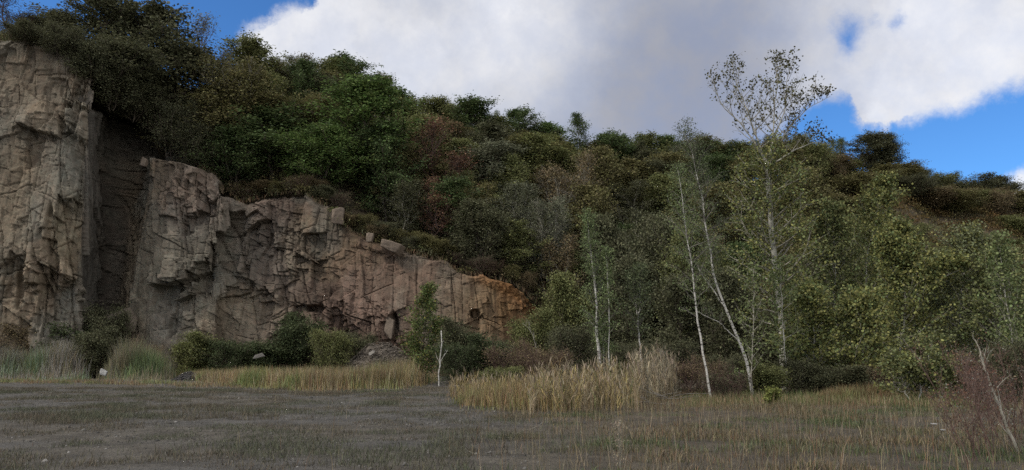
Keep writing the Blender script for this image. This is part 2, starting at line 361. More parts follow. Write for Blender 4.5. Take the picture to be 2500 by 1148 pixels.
C[..., 0] *= 1 + 0.12 * (vn(bi * 1.7, bj * 1.3, 9) - 0.5)
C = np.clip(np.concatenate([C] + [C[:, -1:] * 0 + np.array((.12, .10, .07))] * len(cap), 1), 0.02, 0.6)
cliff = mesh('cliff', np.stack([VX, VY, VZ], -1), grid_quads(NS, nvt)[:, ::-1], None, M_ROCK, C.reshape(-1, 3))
tag(cliff, 'tall fractured quarry rock face of grey and brown stone', None, None, 'structure')

# ------------------------------------------------------------------ the hill above and behind it
HP = [(-760, 60), (-600, 52), (-330, 50), (0, 51), (212, 53.5), (300, 62.5), (330, 62), (420, 61.5), (520, 61), (556, 59), (640, 59), (800, 58.5), (1120, 58), (1300, 59.5), (1400, 62), (1520, 58), (1700, 52), (2000, 50), (2300, 52), (2950, 55)]
HZ = [(a, c + 34 * (a < 250)) for a, c in TOP[:-1]] + [(1400, 900)]
CRP = [(-330, 82), (0, 98), (100,100), (200, 120), (300, 150), (400, 195), (560, 262), (680, 255), (830, 245), (930, 305), (1000, 358), (1100, 380), (1250, 390), (1400, 424), (1600, 450), (1800, 450), (1980, 442), (2060, 428), (2190, 418), (2235, 446), (2275, 478), (2400, 500), (2500, 530), (2620, 560), (2950, 600)]
CRD = [(-760, 70), (-330, 60), (0, 62), (250, 66), (400, 72), (600, 76), (800, 82), (1200, 92), (1600, 96), (2000, 100), (2300, 106), (2950, 110)]
HP = [(a, c + OFF + 2.6 * (a < 250)) for a, c in HP]; CRD = [(a, c + OFF) for a, c in CRD]
def hill_z(px, y):
    px = np.asarray(px, float); y = np.asarray(y, float)
    y0 = lerpc(HP, px); yc = lerpc(CRD, px); zc = ZY(lerpc(CRP, px), yc)
    z0 = np.where(px < 1390, ZY(lerpc(HZ, px), y0), 0.0); z0 = np.maximum(z0, 0) * (1 - sstep(1330, 1420, px))
    zc = np.maximum(zc, z0 + 0.2 + 1.3 * sstep(240, 420, px))
    u = np.clip((y - y0) / (yc - y0), -0.2, 1)
    z = z0 + (zc - z0) * (u * 0.55 + 0.45 * sstep(0, 1, u))
    z = np.where(y > yc, zc - 0.10 * (y - yc), z)
    x = GX(px, y, z)
    return z + 1.2 * (fbm(x * 0.12, y * 0.12, 140) - 0.5) * sstep(0, 8, y - y0)
hp = np.linspace(-760, 2950, 470); ht = np.concatenate([[2.38, 2.39], np.linspace(2.4, 60, 150), np.linspace(62, 160, 30)])
HPX = np.repeat(hp[:, None], len(ht), 1); HY = lerpc(HP, hp)[:, None] + ht[None, :]
HZv = hill_z(HPX, HY); HZv[:, 0] -= 6; HZv[:, 1] -= 0.6; HZv[:, 2:8] -= 0.4 * (HPX[:, 2:8] < 1390); HXv = GX(HPX, HY, HZv)
m, t, b, o = material('hill_soil'); co = coords(t)
c = t.mix(t.remap(t.noise(co, 0.5, 8, 0.65), 0.35, 0.65), (0.05, 0.043, 0.028, 1), (0.11, 0.085, 0.055, 1))
t.l.new(c, b.inputs['Base Color']); b.inputs['Roughness'].default_value = 0.95; bump(t, b, t.noise(co, 2.5, 8, 0.7), 0.3)
hill = mesh('hill', np.stack([HXv, HY, HZv], -1), grid_quads(len(hp), len(ht))[:, ::-1], None, m)
tag(hill, None, None, None, 'structure')

# ------------------------------------------------------------------ quarry floor
def ground_h(x, y):
    near = np.exp(-((np.hypot(x, y - 30)) / 60) ** 4)
    h = 0.10 * (fbm(x * 0.15, y * 0.15, 150) - 0.5) + 0.07 * (fbm(x * 0.9, y * 0.9, 155, 3) - 0.5) + 0.05 * (fbm(x * 2.6, y * 2.6, 158, 3) - 0.5)
    return h * near
def green_mask(x, y):            # 0 = bare grey grit on the left, 1 = dry grass on the right
    px = 1250 + F * x / np.maximum(y, 1)
    edge = 1230 + 5.0 * (y - 13) - 9 * np.clip(y - 24, 0, 12)
    return sstep(-260, 260, px - edge + 420 * (fbm(x * 0.22, y * 0.22, 160) - 0.5))
gx = np.concatenate([-np.geomspace(60, 2500, 24)[::-1], np.arange(-59, 60, 0.22), np.geomspace(60, 2500, 24)])
gy = np.concatenate([-np.geomspace(3, 2500, 24)[::-1], np.arange(-2, 66, 0.16), np.geomspace(67, 2500, 26)])
GXX, GYY = np.meshgrid(gx, gy, indexing='ij')
gm = green_mask(GXX, GYY)
gc = (1 - gm)[..., None] * np.array((0.071, 0.067, 0.061)) + gm[..., None] * np.array((0.066, 0.054, 0.038))
pat = sstep(0.50, 0.68, fbm(GXX * 0.18, GYY * 0.35, 170))[..., None]
gc = gc * (1 - 0.5 * pat) + 0.5 * pat * np.array((0.078, 0.066, 0.047))
m, t, b, o = material('quarry_floor_grit'); co = coords(t)
n1 = t.noise(co, 1.3, 9, 0.7); n2 = t.noise(co, 14.0, 5, 0.7); n3 = t.noise(co, 60.0, 3, 0.7)
c = t.hsv(attr(t), t.remap(n1, 0.32, 0.68, 0.62, 1.35), 1.0)
c = t.mix(t.remap(n2, 0.50, 0.64, 0, 0.75), c, (0.035, 0.032, 0.027, 1))
c = t.mix(t.remap(n3, 0.56, 0.68, 0, 0.6), c, (0.17, 0.165, 0.155, 1))
t.l.new(c, b.inputs['Base Color']); b.inputs['Roughness'].default_value = 0.95
bump(t, b, t.math('ADD', t.noise(co, 5, 8, 0.7), t.math('MULTIPLY', n2, 0.4)), 0.10)
ground = mesh('ground', np.stack([GXX, GYY, ground_h(GXX, GYY)], -1), grid_quads(len(gx), len(gy)), None, m, gc.reshape(-1, 3), smooth=True)
tag(ground, None, None, None, 'structure')
# ------------------------------------------------------------------ plant building blocks
def unit(a): return a / np.maximum(np.linalg.norm(a, axis=-1, keepdims=True), 1e-9)
class Tubes:
    def __init__(s): s.v = []; s.q = []; s.t = []; s.n = 0
    def add(s, pts, rad, sides=5):
        pts = np.asarray(pts, float); k = len(pts); rad = np.broadcast_to(np.asarray(rad, float), (k,))
        tg = unit(np.gradient(pts, axis=0)); up = np.where(np.abs(tg[:, 2:3]) > 0.9, np.array([[1., 0, 0]]), np.array([[0., 0, 1]]))
        u = unit(np.cross(tg, up)); w = np.cross(tg, u); a = np.arange(sides) * 2 * math.pi / sides
        ring = pts[:, None] + rad[:, None, None] * (np.cos(a)[None, :, None] * u[:, None] + np.sin(a)[None, :, None] * w[:, None])
        b = s.n + np.arange(k - 1)[:, None] * sides; j = np.arange(sides); j2 = (j + 1) % sides
        s.q.append(np.stack([b + j, b + j2, b + sides + j2, b + sides + j], -1).reshape(-1, 4))
        s.v.append(ring.reshape(-1, 3)); s.n += k * sides
        s.v.append(pts[-1:] + tg[-1:] * rad[-1]); e = s.n - sides
        s.t.append(np.stack([e + j, e + j2, np.full(sides, s.n)], -1)); s.n += 1
    def build(s, name, mat, parent=None): return mesh(name, np.concatenate(s.v), np.concatenate(s.q), np.concatenate(s.t), mat, None, parent, True)
def leaves(rng, c, size, flat=0.5, round_=False, asp=0.62):
    """one leaf per centre: a folded diamond (or a six-sided round leaf); returns verts, quads"""
    n = len(c); nr = unit(rng.normal(size=(n, 3)) + np.array((0, 0, flat * 2.0)) * np.where(rng.random((n, 1)) < 0.8, 1, 0)); a = rng.normal(size=(n, 3))
    u = unit(np.cross(nr, a)); w = np.cross(nr, u); sz = (size * rng.uniform(0.65, 1.3, n))[:, None]
    if round_:
        ang = np.arange(6) * math.pi / 3; r = np.array((1.15, .95, .95, 0.85, .95, .95))
        v = c[:, None] + 0.5 * sz[:, None] * r[None, :, None] * (np.cos(ang)[None, :, None] * u[:, None] + np.sin(ang)[None, :, None] * w[:, None])
        i = np.arange(n)[:, None] * 6; q = np.concatenate([i + np.array((0, 1, 2, 3)), i + np.array((0, 3, 4, 5))])
        return v.reshape(-1, 3), q, 6
    v = np.stack([c - u * sz * 0.5, c + w * sz * 0.5 * asp + nr * sz * 0.08, c + u * sz * 0.5, c - w * sz * 0.5 * asp + nr * sz * 0.08], 1)
    return v.reshape(-1, 3), np.arange(n * 4).reshape(-1, 4), 4
def blades(rng, base, h, w, lean, nseg=2, ldir=None):
    n = len(base); h = np.broadcast_to(h, (n,)); w = np.broadcast_to(w, (n,)); lean = np.broadcast_to(lean, (n,))
    a = rng.uniform(0, 2 * math.pi, n); side = np.stack([np.cos(a), np.sin(a), 0 * a], 1)
    b = rng.uniform(0, 2 * math.pi, n) if ldir is None else ldir + rng.normal(0, 0.6, n); ld = np.stack([np.cos(b), np.sin(b), 0 * b], 1)
    up = np.array((0, 0, 1.0))
    m = base + up * (h * 0.6)[:, None] + ld * (h * lean * 0.35)[:, None]
    tip = base + up * (h * (1 - 0.25 * lean ** 2))[:, None] + ld * (h * lean)[:, None]
    s = side * (w * 0.5)[:, None]
    v = np.stack([base - s, base + s, m + s * 0.8, m - s * 0.8, tip], 1).reshape(-1, 3)
    i = np.arange(n)[:, None] * 5
    return v, i + np.array((0, 1, 2, 3)), i + np.array((3, 2, 4))
def vary(rng, n, per, base, amt=0.25, alt=None, pa=0.0):
    c = np.asarray(base, float) * (1 + amt * rng.normal(size=(n, 1)).clip(-2, 2) * 0.6)
    if alt is not None: m = rng.random(n) < pa; c[m] = np.asarray(alt) * (1 + amt * rng.normal(size=(m.sum(), 1)) * 0.5)
    return np.repeat(np.clip(c, 0.005, 0.9), per, 0)

def bend(p0, d, L, n, rng, rise=0.0, wig=0.08):
    pts = [np.asarray(p0, float)]; d = unit(np.asarray(d, float)); st = L / (n - 1)
    for i in range(n - 1):
        d = unit(d + rng.normal(0, wig, 3) + np.array((0, 0, rise))); pts.append(pts[-1] + d * st)
    return np.array(pts)
def grow(rng, trunk, trad, prof, nlimb, ang=(0.9, 0.3), rise=0.05, nsub=5, sub=0.42, per=40, sig=0.20, oblate=0.55, bare=0.0, lsides=4, tubes=None, wig=0.1, twig=0.008, droop=0.0, limb_r=0.32, trunkt=None):
    """limbs along a trunk, twigs along the limbs, leaf centres round the twigs. prof = [(fraction of height, crown radius)]"""
    T = tubes or Tubes(); (trunkt or T).add(trunk, trad, 7 if trad[0] > 0.08 else 5)
    f = np.linspace(0, 1, len(trunk)); cent = []
    pr = np.asarray(prof, float); ga = rng.uniform(0, 6.28)
    for i in range(nlimb):
        h = pr[0, 0] + (pr[-1, 0] - pr[0, 0]) * ((i + rng.random()) / nlimb) ** 0.9
        p0 = np.array([np.interp(h, f, trunk[:, k]) for k in range(3)]); r0 = np.interp(h, f, trad)
        L = np.interp(h, pr[:, 0], pr[:, 1]) * rng.uniform(0.65, 1.12); ga += 2.4 + rng.normal(0, 0.35)
        el = ang[0] * (1 - h) + ang[1] * h + rng.normal(0, 0.15); el = math.pi / 2 - el
        d = np.array((math.cos(ga) * math.cos(el), math.sin(ga) * math.cos(el), math.sin(el)))
        lim = bend(p0, d, max(L, 0.15), 6, rng, rise, wig); lr = min(r0 * 0.75, limb_r * r0 + 0.006 * L + 0.004)
        T.add(lim, np.linspace(lr, max(lr * 0.25, twig * 0.7), 6), lsides)
        for jj in range(nsub):
            u = 0.3 + 0.7 * (jj + rng.random()) / nsub; q = np.array([np.interp(u, np.linspace(0, 1, 6), lim[:, k]) for k in range(3)])
            dd = unit(lim[-1] - lim[0]) + rng.normal(0, 0.65, 3) + np.array((0, 0, 0.15 - droop)); sl_ = L * sub * rng.uniform(0.6, 1.2)
            sb = bend(q, dd, max(sl_, 0.1), 4, rng, 0.06 - droop, 0.15); T.add(sb, np.linspace(max(lr * 0.4, twig), twig * 0.6, 4), 3)
            if rng.random() < bare: continue
            k = rng.poisson(per); 
            if k: 
                uu = rng.uniform(0.15, 1.08, k)
                c = np.stack([np.interp(uu, np.linspace(0, 1, 4), sb[:, a]) for a in range(3)], 1) + rng.normal(size=(k, 3)) * sig * np.array((1, 1, oblate))
                cent.append(c)
    return T, (np.concatenate(cent) if cent else np.zeros((0, 3)))
def stem_line(p0, top, n, rng, wig):
    p = np.linspace(0, 1, n)[:, None] * (np.asarray(top) - np.asarray(p0)) + np.asarray(p0)
    w = np.cumsum(rng.normal(0, wig, (n, 3)), 0); w -= np.linspace(0, 1, n)[:, None] * w[-1]; w[:, 2] *= 0.3
    return p + w

# ------------------------------------------------------------------ kinds of hillside tree (built 8 m high, then copied and scaled)
KINDS = {}
def kind_mesh(key, name, seed, H=8.0, prof=None, nlimb=26, nsub=6, per=46, sig=0.22, lsize=0.18, nst=1, mat=None, leaf=(1, 1, 1), tr=0.10, ang=(1.25, 0.35), bare=0.0, ob=0.75, spread=0.0, asp=0.6, sub=0.42, rise=0.05, droop=0.0, flat=0.7):
    rng = np.random.default_rng(seed); T = Tubes(); C = []
    for q in range(nst):
        a = q * 6.283 / max(nst, 1) + rng.random(); hh = H * (1 if q == 0 else rng.uniform(0.65, 0.97))
        base = np.array((math.cos(a), math.sin(a), 0)) * (0.10 * spread if nst > 1 else 0)
        top = np.array((math.cos(a) * spread, math.sin(a) * spread, hh)) if nst > 1 else np.array((rng.normal(0, .3), rng.normal(0, .3), hh))
        tl = stem_line(base, top, 9, rng, 0.10)
        T, c = grow(rng, tl, np.linspace(tr, 0.015, 9), prof, nlimb, ang, rise, nsub, sub, per, sig, ob, bare, 4, T, droop=droop)
        C.append(c)
    C = np.concatenate(C); v, qd, k = leaves(rng, C, lsize, flat, False, asp)
    cl = vn(C[:, 0] * 1.1 + seed, C[:, 2] * 1.3, 5) - 0.5
    col = np.array(leaf) * (1 + 0.35 * cl[:, None] + 0.12 * rng.normal(size=(len(C), 1)))
    tk = T.build('trunk', mat or M_BARK); cr = mesh('crown', v, qd, None, M_LEAF, np.repeat(np.clip(col, .05, 2), k, 0))
    COL.objects.unlink(tk); COL.objects.unlink(cr)
    R0 = np.percentile(np.hypot(C[:, 0], C[:, 1]), 93); KINDS[key] = (name, tk, cr, H, R0)
OAK = [(0.06, 2.4), (0.3, 3.1), (0.6, 2.9), (0.85, 1.8), (1.0, 0.7)]
kind_mesh('oak', 'leafy_tree', 11, prof=OAK, nlimb=42, nsub=8, per=38)
kind_mesh('oak2', 'leafy_tree', 12, prof=OAK, nlimb=26, nsub=8, per=34, nst=3, spread=0.9, sig=0.28)
kind_mesh('oak3', 'leafy_tree', 13, prof=[(0.05, 2.3), (0.4, 2.7), (0.7, 2.4), (0.92, 1.3), (1, .6)], nlimb=46, nsub=8, per=34, ang=(1.4, 0.6), ob=0.6)
SLIM = [(0.12, 1.0), (0.35, 1.7), (0.65, 1.4), (1.0, 0.35)]
kind_mesh('slim', 'slender_tree', 21, prof=SLIM, nlimb=34, nsub=5, per=34, sig=0.2, lsize=0.14, mat=M_PALEBARK, tr=0.075)
kind_mesh('slim2', 'slender_tree', 22, prof=SLIM, nlimb=28, nsub=5, per=24, sig=0.24, lsize=0.13, nst=3, spread=1.1, mat=M_PALEBARK, tr=0.06)
kind_mesh('bare', 'bare_tree', 31, prof=[(0.15, 1.6), (0.4, 2.3), (0.7, 2.0), (1, .6)], nlimb=34, nsub=9, per=9, sig=0.2, lsize=0.12, nst=2, spread=0.8, bare=0.35, tr=0.07, mat=M_REDTWIG, ang=(0.9, 0.25), sub=0.5)
kind_mesh('bare2', 'bare_tree', 32, prof=[(0.18, 1.5), (0.4, 2.0), (0.7, 1.8), (1, .5)], nlimb=30, nsub=9, per=16, sig=0.22, lsize=0.12, nst=4, spread=1.5, bare=0.3, tr=0.05, mat=M_PALEBARK, ang=(0.8, 0.25), sub=0.5)
kind_mesh('bush', 'bush', 41, H=3.0, prof=[(0.08, 1.1), (0.4, 1.4), (0.75, 1.1), (1, .4)], nlimb=18, nsub=6, per=38, sig=0.18, lsize=0.11, nst=5, spread=1.0, tr=0.03, ang=(1.1, 0.4), sub=0.5)
kind_mesh('bush2', 'bush', 42, H=3.0, prof=[(0.05, 1.3), (0.4, 1.5), (0.75, 1.0), (1, .4)], nlimb=16, nsub=7, per=26, sig=0.2, lsize=0.10, nst=6, spread=1.3, tr=0.025, ang=(1.1, 0.4), sub=0.55)
kind_mesh('twigs', 'thorn_bush', 43, H=3.0, prof=[(0.05, 1.3), (0.4, 1.5), (0.75, 1.1), (1, .4)], nlimb=16, nsub=8, per=5, sig=0.15, lsize=0.09, nst=6, spread=1.3, tr=0.022, mat=M_REDTWIG, ang=(0.9, 0.3), sub=0.6)
TINT = dict(db=(0.062, 0.078, 0.036), dg=(0.080, 0.112, 0.044), g=(0.100, 0.148, 0.046), dk=(0.095, 0.098, 0.054), ol=(0.145, 0.155, 0.062), br=(0.155, 0.122, 0.068), ru=(0.190, 0.110, 0.070), gy=(0.135, 0.142, 0.092), yg=(0.150, 0.160, 0.055), ob=(0.140, 0.130, 0.056))
def place(key, px, top, y, wpx, tint, label, cat='tree', group=None, zb=None, sink=0.2, seed=None, xs=None):
    if y > 45: y += OFF
    if key.startswith('oak'): wpx *= 1.12
    name, tk, cr, H, R0 = KINDS[key]; rng = random.Random(int(px * 7 + top))
    zb_ = float(hill_z(px, y)) if zb is None else zb
    h = max(float(ZY(top, y)) - zb_ + sink, 1.0); x = float(GX(px, y, zb_ + h * 0.5)); wid = wpx / F * (y * CT + (zb_ + h / 2) * ST) / 2
    e = empty(name, (x, y, zb_ - sink)); e.rotation_euler = (0, 0, rng.uniform(0, 6.28)); sx = wid / R0
    e.scale = (sx * rng.uniform(0.94, 1.06), sx * rng.uniform(0.94, 1.06), h / H)
    for src in (tk, cr):
        c = src.copy(); COL.objects.link(c); c.parent = e
        c.color = tuple(TINT[tint]) + (1,) if src is cr else (1, 1, 1, 1)
    tag(e, label, cat, group); return e
HILL_TREES = [
 # key, px, top, depth, width, tint, label
 ('bare', 45, 2, 54, 110, 'dk', 'leafless shrub on the very edge of the tallest cliff against blue sky', 'shrub'),
 ('oak2', 130, 42, 57, 150, 'dk', 'dark scrubby tree behind the leafless shrub on the cliff top'),
 ('oak', 222, 4, 59, 170, 'dk', 'dark tree reaching the upper edge of the frame above the highest cliff'),
 ('oak3', 318, 38, 62, 150, 'dk', 'dark brown tree between the cropped one and the big round one on the cliff top'),
 ('oak', 405, 42, 63, 200, 'dk', 'large round dark tree on the left skyline, highest one whole in view'),
 ('oak2', 300, 112, 57.5, 190, 'dk', 'dark brown thicket tree spilling over the upper edge of the buttress'),
 ('oak3', 395, 130, 63, 220, 'dk', 'dark low tree hanging over the damp recess of the cliff'),
 ('bare', 525, 62, 68, 120, 'gy', 'grey twiggy half bare tree on the slope right of the large round dark tree'),
 ('bare2', 555, 150, 64, 170, 'ob', 'thin brownish tree below the grey twiggy half bare one'),
 ('oak', 632, 124, 72, 150, 'ol', 'olive yellow topped tree against the left end of the white cloud'),
 ('oak2', 520, 225, 63.5, 170, 'ob', 'brown green bushy tree above the grassy ledge'),
 ('oak2', 610, 215, 65, 190, 'ob', 'brownish dense tree under the olive yellow topped one'),
 ('bare2', 712, 148, 76, 100, 'gy', 'wispy thin topped tree on skyline left of the spiky dark one'),
 ('oak', 828, 146, 80, 140, 'dg', 'spiky dark green tree forming the middle peak of the skyline'),
 ('oak3', 745, 195, 73, 160, 'dk', 'dark olive tree in front of the wispy skyline tree'),
 ('oak', 930, 205, 82, 130, 'dg', 'dark green tree on the skyline just right of the middle peak'),
 ('oak3', 868, 235, 67, 230, 'g', 'big bright green broad tree above the rock wall'),
 ('oak', 665, 280, 63, 230, 'dg', 'dark green spreading tree above the second buttress'),
 ('oak2', 575, 330, 61.5, 150, 'dg', 'low dark green tree whose branches hang over the grassy ledge'),
 ('oak2', 775, 320, 62, 170, 'g', 'mid green tree in front and left of the big bright green one'),
 ('oak', 988, 238, 82, 110, 'g', 'green tree on the skyline where the slope drops'),
 ('oak2', 1055, 258, 84, 120, 'ol', 'olive tree on the skyline between two dark green ones'),
 ('oak', 1150, 266, 88, 140, 'dg', 'dark green rounded tree left of the pair on the middle skyline'),
 ('oak3', 1258, 270, 90, 110, 'dg', 'dark green pointed tree on the middle skyline under the grey cloud'),
 ('bare', 1095, 318, 69, 180, 'ru', 'rust coloured half bare tree in the middle of the slope'),
 ('oak2', 1015, 300, 73, 130, 'ol', 'olive tree squeezed between the bright green and the rust coloured tree'),
 ('oak', 945, 330, 64, 140, 'dg', 'dark green tree filling the gap right of the big bright green tree'),
 ('slim', 1350, 298, 92, 130, 'g', 'light green tree top on the skyline right of the pointed one'),
 ('slim', 1420, 288, 92, 75, 'dg', 'narrow dark tree poking above the skyline'),
 ('oak2', 1500, 334, 94, 120, 'dg', 'low dark green tree on the level skyline, first after the narrow one'),
 ('oak', 1580, 338, 95, 120, 'ol', 'low olive tree on the level skyline before the drooping birch'),
 ('oak3', 1655, 340, 95, 110, 'dg', 'dark tree top on the skyline directly behind the drooping birch'),
 ('oak2', 1745, 362, 96, 120, 'dg', 'dark tree top on the skyline between drooping birch and tall aspen'),
 ('oak', 1830, 362, 97, 110, 'ol', 'olive tree top on the skyline behind the fork of the tall aspen'),
 ('oak2', 1965, 368, 98, 120, 'ol', 'olive tree top on the skyline right of the tall aspen'),
 ('oak3', 2100, 340, 99, 110, 'dk', 'dark flat topped tree standing alone on the right hilltop'),
 ('oak2', 2162, 340, 100, 80, 'dk', 'smaller dark companion beside the flat topped tree on the right hilltop'),
 ('bush', 2235, 415, 104, 70, 'dk', 'dark bush on the steep skyline just below the hilltop trees', 'bush'),
 ('bush2', 2305, 436, 106, 80, 'dk', 'feathery dark bush on the falling right skyline', 'bush'),
 ('bush', 2375, 440, 107, 90, 'dk', 'dark rounded bush halfway along the falling right skyline', 'bush'),
 ('oak2', 2448, 442, 108, 90, 'dk', 'last dark tree before the small white cloud at the frame edge'),
 ('oak', 1205, 372, 74, 150, 'gy', 'grey green tree right of the rust coloured one'),
 ('oak2', 1312, 352, 82, 170, 'ol', 'olive tree on the upper slope below the light green skyline tree'),
 ('bare2', 1385, 405, 72, 140, 'br', 'brown fading tree in the middle slope left of the birches'),
 ('oak2', 1462, 388, 80, 150, 'ob', 'brown olive tree high on the slope above the leafy young birch'),
 ('oak', 1560, 405, 82, 150, 'ob', 'brown olive tree high on the slope above the forked small birch'),
 ('bare2', 1330, 492, 64, 130, 'gy', 'pale grey leaved tree low on the slope above the ochre soil'),
 ('slim2', 1245, 455, 66, 130, 'gy', 'grey green slender stems left of the pale grey leaved tree'),
 ('slim2', 1150, 440, 64, 130, 'ob', 'thin brown green stems standing above the rock wall'),
 ('bare', 1060, 440, 62.5, 110, 'ru', 'reddish twiggy sapling under the rust coloured tree'),
 ('slim2', 985, 430, 62, 110, 'dk', 'dark thin stems right of the upright boulder'),
 ('oak2', 1640, 440, 78, 130, 'ol', 'olive tree on the slope behind the thin leaning birch'),
 ('oak', 1420, 480, 70, 130, 'ob', 'dull brown tree behind the leafy young birch'),
 ('slim2', 1545, 520, 63, 130, 'dk', 'dark bare stemmed thicket tree behind the forked small birch'),
 ('oak2', 1490, 560, 62, 110, 'dk', 'dark shaded tree close behind the leafy young birch on its right'),
 ('oak2', 1610, 560, 58, 130, 'dk', 'dark shaded tree between the small birch and the thin leaning birch'),
 ('slim2', 1370, 590, 62, 110, 'br', 'brown twiggy tree at the top of the ochre soil bank'),
 ('oak2', 1690, 580, 54, 140, 'ol', 'olive tree low down between the two leaning birches'),
 ('oak2', 1560, 660, 55, 150, 'dk', 'dark low tree behind the reeds'),
 ('oak', 1670, 700, 50, 150, 'dk', 'dark undergrowth tree behind the foot of the thin leaning birch'),
 ('oak2', 1390, 700, 56, 120, 'ol', 'olive tree at the foot of the slope right of the ochre bank'),
 ('oak', 1730, 470, 70, 140, 'ob', 'brown olive tree behind the thick leaning birch'),
 ('oak2', 1960, 440, 74, 150, 'ob', 'brown olive tree on the slope right of the tall aspen trunk'),
 ('oak2', 1790, 690, 48, 140, 'dk', 'dark bushy tree behind the foot of the thick leaning birch'),
 ('oak', 2010, 640, 50, 170, 'dk', 'dark tree in the gap right of the tall aspen'),
 ('oak2', 2110, 560, 54, 160, 'ol', 'olive tree behind the slanting aspen stem'),
 ('oak2', 2330, 640, 54, 170, 'ol', 'olive tree at the foot of the right hill'),
 ('oak2', 2460, 640, 52, 150, 'ob', 'brown olive tree at the right frame edge under the hill'),
 ('oak2', 2140, 800, 46, 150, 'dk', 'dark low tree between the aspens near the ground'),
 ('oak', 2390, 780, 46, 170, 'dk', 'dark low tree behind the leaning sapling'),
 ('oak2', 1900, 780, 46, 150, 'dk', 'dark low tree directly behind the tall aspen trunk'),
]
for row in HILL_TREES: place(*row)

rimb = ((60, 66, 51.5, 90, 'low dark scrub left on the rim of the tallest cliff'), (150, 78, 52.2, 110, 'low dark scrub in the middle of the rim of the tallest cliff'), (225, 108, 53.4, 100, 'low dark scrub at the right end of the rim of the tallest cliff'), (275, 165, 55.5, 110, 'dark scrub hanging over the corner of the tallest cliff'), (330, 205, 57.5, 110, 'dark scrub at the head of the damp recess'), (420, 262, 59, 120, 'dark scrub above the grey face behind the ledge'), (480, 325, 59.5, 110, 'brown scrub at the back of the grassy ledge'))
for px, top, y, w, lab in rimb: place('bush' if px % 2 else 'bush2', px, top, y + 0.8, w, 'dk', lab, 'bush', None, zb=float(hill_z(px, y + OFF + 0.8)) - 0.5)
rr = np.random.default_rng(66)
# the wood between the trees one can tell apart
spots = [(px, u) for u, a, b in ((0.94, 560, 2040), (0.75, 620, 2000), (0.55, 640, 1960), (0.34, 720, 1960), (0.14, 1100, 1960)) for px in np.arange(a, b, 84)]
for px, u in spots:
    px = px + rr.uniform(-40, 40); u = u + rr.uniform(-.08, .05); y = float(lerpc(HP, px) + u * (lerpc(CRD, px) - lerpc(HP, px))); z = float(hill_z(px, y)); h = rr.uniform(4.5, 7.5) if u < 0.8 else rr.uniform(4.0, 6.0)
    key = ['oak', 'oak2', 'oak3', 'slim2', 'bare2'][rr.choice(5, p=[.28, .28, .2, .14, .10])]
    py = float(PIX(0, y, z + h)[1]); place(key, px, py, y - OFF, rr.uniform(90, 135), ['ol', 'ob', 'dg', 'dk', 'br'][rr.choice(5, p=[.28, .30, .16, .12, .14])], 'olive brown tree lost in the dense wood of the middle slope', 'tree', 'trees of the dense wood on the slope')
for i in range(38):
    px = 1000 + 1060 * (i + rr.random()) / 38; y = float(lerpc(CRD, px)) + rr.uniform(-5, 2); z = float(hill_z(px, y)); py = float(PIX(0, y, z + rr.uniform(4.0, 6.5))[1])
    place(['slim', 'slim2', 'bare2'][rr.choice(3)], px, py, y - OFF, rr.uniform(45, 85), ['ol', 'ob', 'dg', 'dk'][rr.choice(4)], 'olive brown tree lost in the dense wood of the middle slope', 'tree', 'trees of the dense wood on the slope')
for i in range(60):
    px = rr.uniform(1960, 2560); u = rr.uniform(.12, 1.0); y = float(lerpc(HP, px) + u * (lerpc(CRD, px) - lerpc(HP, px))); z = float(hill_z(px, y)); py = float(PIX(0, y, z + rr.uniform(1.6, 3.4))[1])
    place(['bush', 'bush2'][rr.choice(2)], px, py, y - OFF, rr.uniform(70, 130), ['ob', 'br', 'ol', 'dk'][rr.choice(4, p=[.45, .25, .2, .1])], 'brown olive shrub among many alike on the right hillside', 'shrub', 'shrubs on the right hillside')
for i in range(26):              # weeds hanging over the rim of the wall
    px = 560 + 740 * (i + rr.random()) / 26; y = float(lerpc(HP, px)) + rr.uniform(0.6, 2.0); z = float(hill_z(px, y)); py = float(PIX(0, y, z + rr.uniform(.5, 1.5))[1])
    place(['bush2', 'twigs', 'bush'][rr.choice(3)], px, py, y - OFF, rr.uniform(35, 75), ['br', 'ob', 'dk'][rr.choice(3)], 'small brown weed bush along the rim of the rock wall', 'bush', 'weeds along the rim of the rock wall')
# ------------------------------------------------------------------ ground cover on the slopes
def scatter_clumps(rng, n, pxr, tr, size, tint_of, h=1.0, per=90, keep=None):
    px = rng.uniform(*pxr, n); u = rng.uniform(*tr, n); y = lerpc(HP, px) + u * (lerpc(CRD, px) + 6 - lerpc(HP, px)); z = hill_z(px, y)
    if keep is not None: m = keep(px, y, z); px, y, z = px[m], y[m], z[m]
    x = GX(px, y, z); n = len(px); r = rng.uniform(0.5, 1.3, n) * h
    d = unit(rng.normal(size=(n, per, 3))); d[..., 2] = np.abs(d[..., 2]) * 0.9 - 0.1
    k = rng.uniform(0.5, 1.0, (n, per, 1)); k = np.where(rng.random((n, per, 1)) < 0.12, k * 1.35, k)
    c = np.stack([x, y, z], 1)[:, None] + d * r[:, None, None] * k * np.array((1.1, 1.1, 1.0))
    base = tint_of(px, PIX(x, y, z)[1], rng); col = base[:, None] * (1 + 0.22 * rng.normal(size=(n, per, 1)).clip(-2, 2))
    return c.reshape(-1, 3), np.clip(col, .008, .5).reshape(-1, 3)
def tint_slope(px, py, rng):
    n = len(px); a = np.array(TINT['dk']); b = np.array(TINT['ob']); c = np.array(TINT['br']); g = np.array(TINT['ol'])
    f = rng.random(n)[:, None]; out_ = np.where(f < .35, a, np.where(f < .65, b, np.where(f < .85, c, g)))
    r = sstep(1850, 2050, px)[:, None]; hb = np.where(f < .55, np.array((0.120, 0.090, 0.036)), np.where(f < .8, np.array((0.090, 0.080, 0.036)), np.array((0.135, 0.085, 0.038))))
    return (out_ * (1 - r) + hb * r) * rng.uniform(0.75, 1.2, (n, 1))
rg = np.random.default_rng(51)
